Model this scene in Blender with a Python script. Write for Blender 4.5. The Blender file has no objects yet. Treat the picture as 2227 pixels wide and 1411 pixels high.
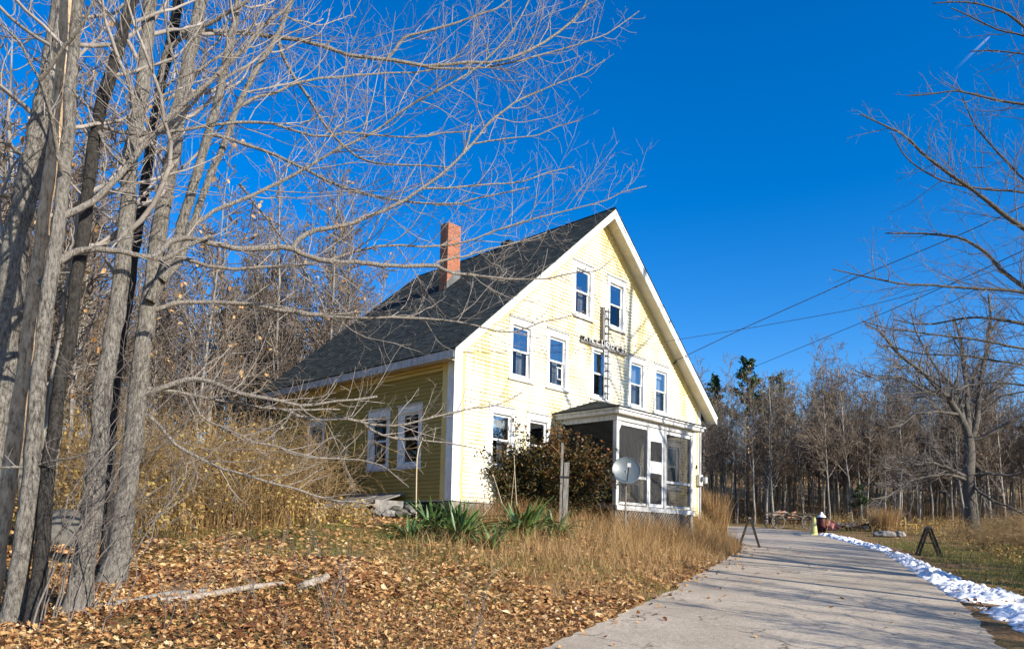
import bpy, bmesh, math, random
import numpy as np
from mathutils import Vector, Matrix, noise as mnoise

rng = np.random.default_rng(7)
random.seed(7)
scene = bpy.context.scene
COL = scene.collection

# ------------------------------------------------------------------ camera
cam_d = bpy.data.cameras.new('camera')
cam = bpy.data.objects.new('camera', cam_d); COL.objects.link(cam)
cam_d.sensor_fit = 'HORIZONTAL'; cam_d.sensor_width = 36.0
cam_d.lens = 26.443; cam_d.shift_x = 0.0; cam_d.shift_y = 0.1547
cam_d.clip_start = 0.1; cam_d.clip_end = 9000
PITCH, ROLL = 0.072700, 0.021267
fw = Vector((0, math.cos(PITCH), math.sin(PITCH)))
rt = Vector((1, 0, 0)); up = rt.cross(fw)
r2 = rt*math.cos(ROLL)+up*math.sin(ROLL); u2 = up*math.cos(ROLL)-rt*math.sin(ROLL)
cam.matrix_world = Matrix(((r2.x, u2.x, -fw.x, 0), (r2.y, u2.y, -fw.y, 0), (r2.z, u2.z, -fw.z, 1.6), (0, 0, 0, 1)))
scene.camera = cam

# ------------------------------------------------------------------ light
SUN_EL = math.radians(25.0)
SUN_AZ = math.radians(127.5)          # clockwise from +Y
S = Vector((math.sin(SUN_AZ)*math.cos(SUN_EL), math.cos(SUN_AZ)*math.cos(SUN_EL), math.sin(SUN_EL)))
sd = bpy.data.lights.new('sun', 'SUN'); sd.energy = 5.0; sd.angle = math.radians(0.53); sd.color = (1.0, 0.925, 0.80)
sun = bpy.data.objects.new('sun', sd); COL.objects.link(sun)
sun.rotation_euler = S.to_track_quat('Z', 'Y').to_euler()
sun.location = (20, -20, 30)
world = bpy.data.worlds.new('World'); scene.world = world; world.use_nodes = True
nt = world.node_tree; nt.nodes.clear()
sky = nt.nodes.new('ShaderNodeTexSky'); sky.sky_type = 'NISHITA'; sky.sun_disc = False
sky.sun_elevation = SUN_EL; sky.sun_rotation = SUN_AZ
sky.altitude = 300; sky.air_density = 1.0; sky.dust_density = 0.3; sky.ozone_density = 3.0
hs = nt.nodes.new('ShaderNodeHueSaturation'); hs.inputs['Saturation'].default_value = 1.44; hs.inputs['Value'].default_value = 1.2; hs.inputs['Hue'].default_value = 0.510
bg = nt.nodes.new('ShaderNodeBackground'); bg.inputs['Strength'].default_value = 0.11
wo = nt.nodes.new('ShaderNodeOutputWorld')
nt.links.new(sky.outputs[0], hs.inputs['Color']); nt.links.new(hs.outputs[0], bg.inputs[0]); nt.links.new(bg.outputs[0], wo.inputs[0])
vs = scene.view_settings
vs.view_transform = 'Standard'; vs.look = 'None'; vs.exposure = 0.7; vs.gamma = 1.0; vs.use_curve_mapping = False
scene.cycles.max_bounces = 6; scene.cycles.diffuse_bounces = 2; scene.cycles.transparent_max_bounces = 12

# ------------------------------------------------------------------ helpers
def tag(o, label=None, cat=None, group=None, kind=None):
    if label: o['label'] = label
    if cat: o['category'] = cat
    if group: o['group'] = group
    if kind: o['kind'] = kind
    return o
def link(o, parent=None):
    COL.objects.link(o)
    if parent is not None: o.parent = parent
    return o
def empty(name, loc=(0, 0, 0), rz=0):
    o = bpy.data.objects.new(name, None); o.empty_display_size = .2
    o.location = loc; o.rotation_euler = (0, 0, rz); return link(o)
def kids(o): return [c for c in bpy.data.objects if c.parent is o]
def copy_tree(o, parent=None):
    c = o.copy(); link(c, parent)
    for ch in list(o.children): copy_tree(ch, c)
    return c
class Geo:
    """collects vertices, quads and tris (numpy) with a material index and a per-vertex tint"""
    def __init__(s): s.v = []; s.q = []; s.t = []; s.qm = []; s.tm = []; s.a = []; s.n = 0
    def add(s, V, Q=None, T=None, mi=0, tint=.5):
        V = np.asarray(V, float).reshape(-1, 3)
        s.v.append(V)
        s.a.append(np.broadcast_to(np.asarray(tint, float), (len(V),)))
        if Q is not None and len(Q):
            Q = np.asarray(Q, np.int64).reshape(-1, 4)+s.n; s.q.append(Q); s.qm.append(np.full(len(Q), mi))
        if T is not None and len(T):
            T = np.asarray(T, np.int64).reshape(-1, 3)+s.n; s.t.append(T); s.tm.append(np.full(len(T), mi))
        s.n += len(V)
    def box(s, x0, x1, y0, y1, z0, z1, mi=0, tint=.5):
        s.add([(x0,y0,z0),(x1,y0,z0),(x1,y1,z0),(x0,y1,z0),(x0,y0,z1),(x1,y0,z1),(x1,y1,z1),(x0,y1,z1)],
              [(3,2,1,0),(4,5,6,7),(0,1,5,4),(1,2,6,5),(2,3,7,6),(3,0,4,7)], mi=mi, tint=tint)
    def beam(s, a, b, w, h, upv=(0, 0, 1), mi=0, tint=.5, taper=1.0):
        a = Vector(a); b = Vector(b); d = (b-a).normalized(); U = Vector(upv)
        sd_ = d.cross(U)
        if sd_.length < 1e-4: sd_ = d.cross(Vector((1, 0, 0)))
        sd_.normalize(); U = sd_.cross(d)
        P = []
        for c, k in ((a, 1), (b, taper)):
            for i, j in ((-1, -1), (1, -1), (1, 1), (-1, 1)): P.append(c+sd_*(i*w/2*k)+U*(j*h/2*k))
        s.add(P, [(3,2,1,0),(4,5,6,7),(0,1,5,4),(1,2,6,5),(2,3,7,6),(3,0,4,7)], mi=mi, tint=tint)
    def tubes(s, P, R, sides, mi=0, tint=.5, cap=False, rough=0.0):
        P = np.asarray(P, float); R = np.asarray(R, float)
        if P.ndim == 2: P = P[None]; R = R[None]
        C, m, _ = P.shape
        if C == 0: return
        T = np.gradient(P, axis=1); T /= np.linalg.norm(T, axis=2, keepdims=True)+1e-9
        ref = np.where(np.abs(T[:, :1, 2:3]) > .9, np.array([1., 0, 0]), np.array([0, 0, 1.]))
        ref = np.broadcast_to(ref, T.shape)
        A = np.cross(T, ref); A /= np.linalg.norm(A, axis=2, keepdims=True)+1e-9
        B = np.cross(T, A)
        th = np.arange(sides)*2*np.pi/sides
        RS = np.repeat(R[:, :, None], sides, 2)
        if rough:
            z_ = rng.normal(0, 1, (C, m, sides))
            for _ in range(2): z_[:, 1:-1] = (z_[:, :-2]+2*z_[:, 1:-1]+z_[:, 2:])/4
            ridge = rng.normal(0, 1, (C, 1, sides)); knob = rng.normal(0, 1, (C, m, 1)); knob[:, 1:-1] = (knob[:, :-2]+knob[:, 2:]+2*knob[:, 1:-1])/4
            RS = RS*(1+rough*(z_*1.3+ridge*.5+knob*.7))
        V = P[:, :, None]+RS[..., None]*(A[:, :, None]*np.cos(th)[:, None]+B[:, :, None]*np.sin(th)[:, None])
        c, i, k = np.meshgrid(np.arange(C), np.arange(m-1), np.arange(sides), indexing='ij')
        b0 = (c*m+i)*sides; k2 = (k+1) % sides
        Q = np.stack([b0+k, b0+k2, b0+sides+k2, b0+sides+k], -1).reshape(-1, 4)
        tn = np.broadcast_to(np.asarray(tint, float).reshape(-1, 1), (C, m*sides)).reshape(-1) if np.ndim(tint) else tint
        s.add(V.reshape(-1, 3), Q, mi=mi, tint=tn)
        if cap:
            for ci in range(C):
                for end in (0, m-1):
                    ring = V[ci, end]; cen = ring.mean(0)
                    T_ = [(0, 1+(j+1) % sides, 1+j) if end else (0, 1+j, 1+(j+1) % sides) for j in range(sides)]
                    s.add(np.vstack([cen, ring]), None, T_, mi=mi)
    def build(s, name, mats, parent=None, smooth=False, tint=False):
        me = bpy.data.meshes.new(name)
        V = np.concatenate(s.v) if s.v else np.zeros((0, 3))
        Q = np.concatenate(s.q) if s.q else np.zeros((0, 4), int); T = np.concatenate(s.t) if s.t else np.zeros((0, 3), int)
        me.vertices.add(len(V)); me.vertices.foreach_set('co', V.astype(np.float32).ravel())
        nl = Q.size+T.size
        me.loops.add(nl); me.loops.foreach_set('vertex_index', np.concatenate([Q.ravel(), T.ravel()]).astype(np.int32))
        npoly = len(Q)+len(T)
        me.polygons.add(npoly)
        tot = np.concatenate([np.full(len(Q), 4), np.full(len(T), 3)])
        st = np.concatenate([[0], np.cumsum(tot)[:-1]]) if npoly else np.zeros(0)
        me.polygons.foreach_set('loop_start', st.astype(np.int32))
        if not isinstance(mats, (list, tuple)): mats = [mats]
        for m in mats: me.materials.append(m)
        if len(mats) > 1:
            mi = np.concatenate(s.qm+s.tm) if npoly else np.zeros(0)
            me.polygons.foreach_set('material_index', mi.astype(np.int32))
        me.polygons.foreach_set('use_smooth', np.full(npoly, bool(smooth)))
        me.update(calc_edges=True); me.validate()
        if tint:
            at = me.attributes.new('tint', 'FLOAT', 'POINT'); at.data.foreach_set('value', np.concatenate(s.a).astype(np.float32))
        o = bpy.data.objects.new(name, me); link(o, parent); return o

# ------------------------------------------------------------------ materials
def nodes_of(name):
    m = bpy.data.materials.new(name); m.use_nodes = True
    n = m.node_tree; b = n.nodes['Principled BSDF']; return m, n, b
def ramp(n, fac, stops):
    r = n.nodes.new('ShaderNodeValToRGB'); e = r.color_ramp.elements
    while len(e) < len(stops): e.new(.5)
    for i, (p, c) in enumerate(stops): e[i].position = p; e[i].color = (*c, 1)
    n.links.new(fac, r.inputs[0]); return r.outputs[0]
def texco(n, scale=(1, 1, 1), src='Object'):
    t = n.nodes.new('ShaderNodeTexCoord'); mp = n.nodes.new('ShaderNodeMapping'); mp.inputs['Scale'].default_value = scale
    n.links.new(t.outputs[src], mp.inputs[0]); return mp.outputs[0]
def noise_(n, vec, scale, detail=5, rough=.6):
    t = n.nodes.new('ShaderNodeTexNoise'); t.inputs['Scale'].default_value = scale; t.inputs['Detail'].default_value = detail; t.inputs['Roughness'].default_value = rough
    n.links.new(vec, t.inputs['Vector']); return t.outputs['Fac']
def bump_(n, b, h, strength=.3, dist=.02):
    bp = n.nodes.new('ShaderNodeBump'); bp.inputs['Strength'].default_value = strength; bp.inputs['Distance'].default_value = dist
    n.links.new(h, bp.inputs['Height']); n.links.new(bp.outputs[0], b.inputs['Normal'])
def mixc(n, fac, a, b_):
    m = n.nodes.new('ShaderNodeMix'); m.data_type = 'RGBA'
    if isinstance(fac, (int, float)): m.inputs[0].default_value = fac
    else: n.links.new(fac, m.inputs[0])
    for sock, v in ((m.inputs[6], a), (m.inputs[7], b_)):
        if isinstance(v, tuple): sock.default_value = (*v, 1)
        else: n.links.new(v, sock)
    return m.outputs[2]
def simple(name, lo, hi, scale=6, rough=.8, stretch=(1, 1, 1), bump=.2, bd=.01, spec=.3, detail=6, p=(.3, .7)):
    m, n, b = nodes_of(name)
    v = texco(n, stretch); f = noise_(n, v, scale, detail)
    n.links.new(ramp(n, f, [(p[0], lo), (p[1], hi)]), b.inputs['Base Color'])
    b.inputs['Roughness'].default_value = rough; b.inputs['Specular IOR Level'].default_value = spec
    if bump: bump_(n, b, f, bump, bd)
    return m
def tinted(name, stops, rough=.85, trans=0.0, big=None):
    """colour of each blade or leaf taken from its own tint value"""
    m, n, b = nodes_of(name)
    a = n.nodes.new('ShaderNodeAttribute'); a.attribute_name = 'tint'
    c = ramp(n, a.outputs['Fac'], stops)
    n.links.new(c, b.inputs['Base Color']); b.inputs['Roughness'].default_value = rough; b.inputs['Specular IOR Level'].default_value = .25
    if trans:
        tr = n.nodes.new('ShaderNodeBsdfTranslucent'); n.links.new(c, tr.inputs[0])
        mx = n.nodes.new('ShaderNodeMixShader'); mx.inputs[0].default_value = trans
        n.links.new(b.outputs[0], mx.inputs[1]); n.links.new(tr.outputs[0], mx.inputs[2])
        n.links.new(mx.outputs[0], n.nodes['Material Output'].inputs[0])
    return m
def bark(name, dark, mid, light, scale=1.0, lichen=True, bd=.03):
    m, n, b = nodes_of(name)
    v = texco(n, (16*scale, 16*scale, 4.5*scale)); f = noise_(n, v, 2.6, 9, .78)
    c = ramp(n, f, [(.40, dark), (.48, mid), (.60, light)])
    v2 = texco(n, (1, 1, .5)); f2 = noise_(n, v2, 1.7, 3)
    c = mixc(n, ramp(n, f2, [(.35, (0, 0, 0)), (.75, (.45, .45, .45))]), c, light)
    if lichen:
        f3 = noise_(n, texco(n, (1, 1, .8)), 23, 3)
        c = mixc(n, ramp(n, f3, [(.66, (0, 0, 0)), (.7, (.8, .8, .8))]), c, (.42, .43, .38))
    n.links.new(c, b.inputs['Base Color']); b.inputs['Roughness'].default_value = .95; b.inputs['Specular IOR Level'].default_value = .15
    bump_(n, b, f, 1.0, bd*1.6); return m
M = {}
M['bark_grey'] = bark('bark_grey', (.03, .026, .022), (.165, .147, .125), (.34, .312, .27))
M['bark_dark_shaded'] = bark('bark_dark_shaded', (.010, .009, .008), (.034, .030, .027), (.085, .077, .068), lichen=False)  # shade of the dark and slim trunks put into the colour; pines share it
M['bark_peel'] = bark('bark_peel', (.13, .09, .06), (.42, .29, .18), (.60, .46, .31), .6, False, .01)
M['bark_mid'] = bark('bark_mid', (.02, .018, .016), (.085, .075, .064), (.19, .17, .145), lichen=False)
M['bark_limb'] = bark('bark_limb', (.04, .034, .028), (.22, .19, .16), (.46, .415, .36), 1.6)
M['twig'] = simple('twig_bark', (.15, .128, .11), (.38, .335, .295), 3, .8, (1, 1, 1), .2, .004)
M['twig_dark'] = simple('twig_bark_dark', (.07, .058, .052), (.24, .21, .185), 3, .8, (1, 1, 1), .2, .004)
M['wood_trunk'] = simple('far_trunk_bark', (.08, .07, .06), (.38, .345, .295), 2.2, .95, (5, 5, .6), 0, p=(.33, .7))
M['wood_twig'] = simple('far_twig_bark', (.085, .064, .048), (.25, .195, .145), .9, .95, (1, 1, 1), 0)
M['needle'] = tinted('pine_needles', [(0, (.022, .045, .018)), (.6, (.055, .09, .034)), (1, (.10, .135, .055))], .8)
M['dead_leaf'] = tinted('dead_leaves', [(0, (.10, .035, .016)), (.2, (.26, .11, .045)), (.45, (.49, .27, .105)), (.75, (.62, .40, .18)), (1, (.74, .55, .32))], .7, .15)
M['straw'] = tinted('dry_grass', [(0, (.17, .095, .035)), (.35, (.33, .19, .075)), (.7, (.47, .31, .14)), (1, (.58, .45, .25))], .8, .2)
M['thicket'] = tinted('thicket_stems', [(0, (.05, .03, .018)), (.25, (.17, .095, .04)), (.5, (.29, .175, .065)), (.75, (.47, .32, .115)), (.92, (.55, .43, .18)), (1, (.52, .37, .07))], .8, .2)
M['grass'] = tinted('green_grass', [(0, (.035, .07, .014)), (.45, (.11, .15, .03)), (.75, (.22, .215, .055)), (1, (.38, .29, .11))], .75, .25)
M['yucca'] = simple('yucca_leaf', (.03, .08, .022), (.13, .20, .05), 3.5, .45, (1, 1, 1), 0, spec=.5)
M['rhodo'] = tinted('shrub_leaves', [(0, (.018, .022, .008)), (.35, (.05, .048, .016)), (.6, (.10, .07, .024)), (.78, (.19, .085, .026)), (1, (.32, .14, .045))], .5, .1)
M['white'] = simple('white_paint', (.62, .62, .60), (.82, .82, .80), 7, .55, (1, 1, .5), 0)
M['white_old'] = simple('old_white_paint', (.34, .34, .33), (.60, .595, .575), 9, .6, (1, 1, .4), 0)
M['soffit'] = simple('soffit_paint', (.50, .45, .34), (.62, .57, .44), 3, .7, (1, 1, 1), 0)
M['wood_grey'] = simple('weathered_wood', (.10, .09, .08), (.30, .28, .25), 5, .9, (9, 9, 1), .5, .01)
M['wood_dark'] = simple('dark_wood', (.018, .014, .012), (.06, .048, .04), 5, .8, (6, 6, 1), .3, .01)
M['wood_brown'] = simple('brown_board', (.12, .06, .025), (.22, .12, .055), 5, .8, (6, 6, 1), .3, .01)
M['stone'] = simple('granite', (.16, .145, .13), (.36, .335, .30), 6, .9, (1, 1, 1), .5, .02)
M['stone_dark'] = simple('field_stone', (.10, .095, .09), (.32, .30, .27), 4, .95, (1, 1, 1), .6, .03)
M['brick'] = simple('red_brick', (.26, .085, .045), (.46, .19, .11), 9, .9, (1, 1, 1), .4, .006)
M['mortar'] = simple('mortar', (.30, .27, .24), (.45, .42, .38), 12, .95)
M['shingle'] = simple('asphalt_shingle', (.014, .0175, .0165), (.046, .057, .053), 3.2, .95, (1, 1, 1), .3, .004, detail=9)
M['lead'] = simple('flashing', (.07, .075, .078), (.16, .165, .165), 4, .45)
M['black'] = simple('black_iron', (.008, .008, .008), (.02, .02, .02), 5, .5)
M['wire'] = simple('cable', (.03, .034, .04), (.07, .075, .085), 5, .6, bump=0)
M['cone'] = simple('faded_cone', (.50, .48, .16), (.66, .64, .27), 4, .6)
M['red'] = simple('dark_red', (.035, .007, .006), (.10, .012, .011), 4, .5)
M['redcloth'] = simple('red_cloth', (.45, .08, .08), (.65, .38, .34), 9, .9)
M['chair'] = simple('chair_wood', (.38, .24, .06), (.52, .34, .10), 6, .6, (4, 4, 1))
M['dish'] = simple('dish_metal', (.06, .08, .092), (.12, .145, .16), 2, .42, spec=.6)
M['curtain'] = simple('curtain_cloth', (.42, .44, .46), (.70, .72, .74), 4, .9, (10, 10, .7), .3, .02)
M['interior'] = simple('dark_interior', (.02, .02, .022), (.04, .04, .04), 3, .9)
M['cardboard'] = simple('brown_box', (.28, .15, .07), (.42, .25, .13), 4, .9)
M['snow'] = simple('snow', (.45, .42, .38), (.86, .86, .86), 4, .6, (1, 1, 1), .5, .02, p=(.25, .42))
M['brush'] = simple('brush_stem', (.14, .09, .042), (.36, .245, .115), 4, .85, (1, 1, 1), 0)
M['log'] = simple('log_bark', (.16, .12, .09), (.42, .36, .29), 4, .9, (1.5, 6, 6), .6, .02)
M['logend'] = simple('cut_wood', (.45, .30, .16), (.62, .46, .28), 6, .8)
M['orange_wood'] = simple('orange_wood', (.36, .16, .07), (.50, .26, .13), 5, .8)
M['yellow_smooth'] = simple('yellow_trim', (.62, .45, .15), (.74, .60, .26), 2.2, .6, (1, 1, .6), 0)
# clapboard paint: yellow worn to cream in patches and runs
m, n, b = nodes_of('yellow_clapboard')
f1 = noise_(n, texco(n, (1.1, 1.1, .33)), 1.3, 5, .6)
f2 = noise_(n, texco(n, (.22, .22, 9)), 3.0, 5, .6)
c = mixc(n, ramp(n, f2, [(.3, (0, 0, 0)), (.75, (1, 1, 1))]), (.70, .54, .22), (.80, .68, .36))
c = mixc(n, ramp(n, f1, [(.38, (0, 0, 0)), (.54, (.95, .95, .95))]), c, (.86, .82, .66))
f3 = noise_(n, texco(n, (.5, .5, 4)), 9, 4)
c = mixc(n, ramp(n, f3, [(.66, (0, 0, 0)), (.74, (.5, .5, .5))]), c, (.60, .55, .46))
sx_ = n.nodes.new('ShaderNodeSeparateXYZ'); n.links.new(texco(n), sx_.inputs[0])
mr_ = n.nodes.new('ShaderNodeMapRange'); mr_.inputs[1].default_value = .5; mr_.inputs[2].default_value = 0; n.links.new(sx_.outputs[2], mr_.inputs[0])
dm_ = n.nodes.new('ShaderNodeMath'); dm_.operation = 'MULTIPLY'; n.links.new(mr_.outputs[0], dm_.inputs[0]); n.links.new(noise_(n, texco(n), 5, 5), dm_.inputs[1])
c = mixc(n, dm_.outputs[0], c, (.30, .24, .15))
oi = n.nodes.new('ShaderNodeObjectInfo'); c = mixc(n, ramp(n, oi.outputs['Random'], [(0, (0, 0, 0)), (.6, (.05, .05, .05)), (1, (.28, .28, .28))]), c, (.60, .47, .22))
f6 = noise_(n, texco(n, (1, 1, .25)), 3.1, 6, .7)
c = mixc(n, ramp(n, f6, [(.60, (0, 0, 0)), (.72, (.6, .6, .6))]), c, (.46, .38, .24))
n.links.new(c, b.inputs['Base Color']); b.inputs['Roughness'].default_value = .6; b.inputs['Specular IOR Level'].default_value = .3
M['clap'] = m
m, n, b = nodes_of('shaded_clapboard')          # the same paint, darkened: the side wall's shade is put into the colour
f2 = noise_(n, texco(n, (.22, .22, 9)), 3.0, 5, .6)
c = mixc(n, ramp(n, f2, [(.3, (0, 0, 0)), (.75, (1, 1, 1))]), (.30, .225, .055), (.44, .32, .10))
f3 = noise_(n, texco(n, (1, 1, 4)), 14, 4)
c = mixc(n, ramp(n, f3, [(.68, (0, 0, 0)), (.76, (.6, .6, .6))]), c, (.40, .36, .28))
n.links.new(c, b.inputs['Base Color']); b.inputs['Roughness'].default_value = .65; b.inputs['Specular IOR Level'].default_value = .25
M['clap_shade'] = m
# window glass: reflects the sky, lets the room show
def glass(name, refl, tintc=(.75, .8, .85)):
    m, n, b = nodes_of(name); n.nodes.remove(b)
    g = n.nodes.new('ShaderNodeBsdfGlossy'); g.inputs['Roughness'].default_value = .015; g.inputs[0].default_value = (.9, .95, 1, 1)
    t = n.nodes.new('ShaderNodeBsdfTransparent'); t.inputs[0].default_value = (*tintc, 1)
    fr = n.nodes.new('ShaderNodeFresnel'); fr.inputs[0].default_value = 1.5
    nz = noise_(n, texco(n), 1.2, 1); bp = n.nodes.new('ShaderNodeBump'); bp.inputs['Strength'].default_value = .06; bp.inputs['Distance'].default_value = .05
    n.links.new(nz, bp.inputs['Height']); n.links.new(bp.outputs[0], g.inputs['Normal'])
    ad = n.nodes.new('ShaderNodeMath'); ad.operation = 'ADD'; ad.use_clamp = True; ad.inputs[1].default_value = refl; n.links.new(fr.outputs[0], ad.inputs[0])
    mx = n.nodes.new('ShaderNodeMixShader'); n.links.new(ad.outputs[0], mx.inputs[0]); n.links.new(t.outputs[0], mx.inputs[1]); n.links.new(g.outputs[0], mx.inputs[2])
    n.links.new(mx.outputs[0], n.nodes['Material Output'].inputs[0]); return m
M['glass'] = glass('window_glass', .28)
M['glass_screen'] = glass('screened_glass', .03, (.5, .52, .55))
def mesh_screen(name, dens, col):
    m, n, b = nodes_of(name); b.inputs['Base Color'].default_value = (*col, 1); b.inputs['Roughness'].default_value = .8
    t = n.nodes.new('ShaderNodeBsdfTransparent'); mx = n.nodes.new('ShaderNodeMixShader'); mx.inputs[0].default_value = dens
    n.links.new(t.outputs[0], mx.inputs[1]); n.links.new(b.outputs[0], mx.inputs[2]); n.links.new(mx.outputs[0], n.nodes['Material Output'].inputs[0]); return m
M['screen_shade'] = mesh_screen('shaded_screen', .62, (.012, .012, .012))  # denser, blacker copy of the screen; porch shade put into its colour
M['glass_side'] = glass('side_glass', .0, (.5, .52, .55))
M['shade_cloth'] = simple('shade_cloth', (.05, .047, .042), (.13, .12, .105), 3, .95, (6, 6, .6), 0)
M['moss_stone'] = simple('mossy_stone', (.05, .052, .04), (.17, .155, .13), 4, .95, (1, 1, 1), .6, .03)
M['screen'] = mesh_screen('insect_screen', .48, (.035, .035, .035))
M['vapour'] = mesh_screen('vapour', .22, (.9, .9, .9))
n = M['vapour'].node_tree; gx = n.nodes.new('ShaderNodeSeparateXYZ'); n.links.new(texco(n, src='Generated'), gx.inputs[0])
mm = n.nodes.new('ShaderNodeMath'); mm.operation = 'POWER'; mm.inputs[1].default_value = 2.2; n.links.new(gx.outputs[0], mm.inputs[0])
m2_ = n.nodes.new('ShaderNodeMath'); m2_.operation = 'MULTIPLY'; m2_.inputs[1].default_value = .11; n.links.new(mm.outputs[0], m2_.inputs[0])
n.links.new(m2_.outputs[0], [q for q in n.nodes if q.type == 'MIX_SHADER'][0].inputs[0])
# ground: soil and old leaves; road: pale worn tar with cracks
m, n, b = nodes_of('leafy_soil')
f1 = noise_(n, texco(n), .5, 4); f2 = noise_(n, texco(n), 9, 9, .75); f3 = noise_(n, texco(n), 45, 4)
c = mixc(n, ramp(n, f2, [(.35, (0, 0, 0)), (.68, (1, 1, 1))]), (.075, .045, .022), (.30, .175, .08))
c = mixc(n, ramp(n, f3, [(.5, (0, 0, 0)), (.62, (1, 1, 1))]), c, (.42, .26, .13))
c = mixc(n, ramp(n, f1, [(.48, (0, 0, 0)), (.62, (.75, .75, .75))]), c, (.13, .12, .035))
n.links.new(c, b.inputs['Base Color']); b.inputs['Roughness'].default_value = .95; b.inputs['Specular IOR Level'].default_value = .1
bump_(n, b, f2, .8, .06); M['soil'] = m
m, n, b = nodes_of('worn_tar_road')
f1 = noise_(n, texco(n), .55, 5); f2 = noise_(n, texco(n), 60, 5, .8); f4 = noise_(n, texco(n), 7, 6)
c = ramp(n, f1, [(.3, (.30, .24, .17)), (.5, (.46, .38, .28)), (.72, (.56, .465, .345))])
f5 = noise_(n, texco(n), 16, 7, .7)
c = mixc(n, ramp(n, f5, [(.38, (.75, .75, .75)), (.52, (0, 0, 0))]), c, (.27, .225, .17))
c = mixc(n, ramp(n, f4, [(.55, (0, 0, 0)), (.75, (.5, .5, .5))]), c, (.58, .50, .40))
c = mixc(n, ramp(n, f2, [(.36, (.95, .95, .95)), (.5, (0, 0, 0))]), c, (.17, .155, .14))
c = mixc(n, ramp(n, f2, [(.54, (0, 0, 0)), (.66, (.8, .8, .8))]), c, (.70, .62, .50))
tw = n.nodes.new('ShaderNodeTexVoronoi'); tw.feature = 'DISTANCE_TO_EDGE'; tw.inputs['Scale'].default_value = 1.25; tw.inputs['Randomness'].default_value = 1
wn = n.nodes.new('ShaderNodeTexNoise'); wn.inputs['Scale'].default_value = 2.5; wn.inputs['Detail'].default_value = 6
tc = texco(n); n.links.new(tc, wn.inputs['Vector'])
va = n.nodes.new('ShaderNodeMix'); va.data_type = 'VECTOR'; va.inputs[0].default_value = .28; n.links.new(tc, va.inputs[4]); n.links.new(wn.outputs['Color'], va.inputs[5]); n.links.new(va.outputs[1], tw.inputs['Vector'])
ck = ramp(n, tw.outputs['Distance'], [(0.0, (.9, .9, .9)), (.014, (0, 0, 0))])
pm = ramp(n, noise_(n, texco(n), .42, 3), [(.42, (0, 0, 0)), (.55, (1, 1, 1))])
ml = n.nodes.new('ShaderNodeMath'); ml.operation = 'MULTIPLY'; n.links.new(ck, ml.inputs[0]); n.links.new(pm, ml.inputs[1])
c = mixc(n, ml.outputs[0], c, (.06, .05, .04))
n.links.new(c, b.inputs['Base Color']); b.inputs['Roughness'].default_value = .9; b.inputs['Specular IOR Level'].default_value = .2
bump_(n, b, f2, .35, .01); M['road'] = m
def sstep(t):
    t = np.clip(t, 0, 1); return t*t*(3-2*t)
ROAD_Y = [-12., 0., 5.0, 7.9, 9.9, 12.6, 18.7, 23.2, 26.5, 31., 38., 46., 60., 160.]
ROAD_L = [-6., -2.6, -.85, .36, 1.34, 2.62, 5.12, 7.05, 8.15, 9.3, 8., 2., -5., -5.]
BANK_Y = [-10, 5., 8., 13., 18.6, 24., 27., 40., 70.]
BANK_A = [.1, .2, .34, .62, .86, .90, .92, .9, .6]
BANK_W = [4., 4., 4., 4., 4.5, 2.6, 1.7, 3., 8.]
CROSS = .035
def road_z(y):
    return .06*y-.00015*y*y
def terrain(x, y):
    x = np.asarray(x, float); y = np.asarray(y, float)
    yc = np.clip(y, -12, 110)
    e = np.interp(y, ROAD_Y, ROAD_L)-x
    a = np.interp(y, BANK_Y, BANK_A); w = np.interp(y, BANK_Y, BANK_W)
    z = road_z(yc) + a*sstep((e+.15)/w) + .022*np.clip(e-5, 0, 60)
    z = z - CROSS*np.clip(-e, 0, 6.5) + .012*np.clip(-e-8, 0, 60)
    z = z + 11*sstep((y-70)/70.)
    z = z + .035*np.sin(x*1.7+.6*y)*np.sin(y*1.3-.4*x)*sstep((np.abs(e-0)-.6)/1.5)*(e > 0)
    return z
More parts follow.
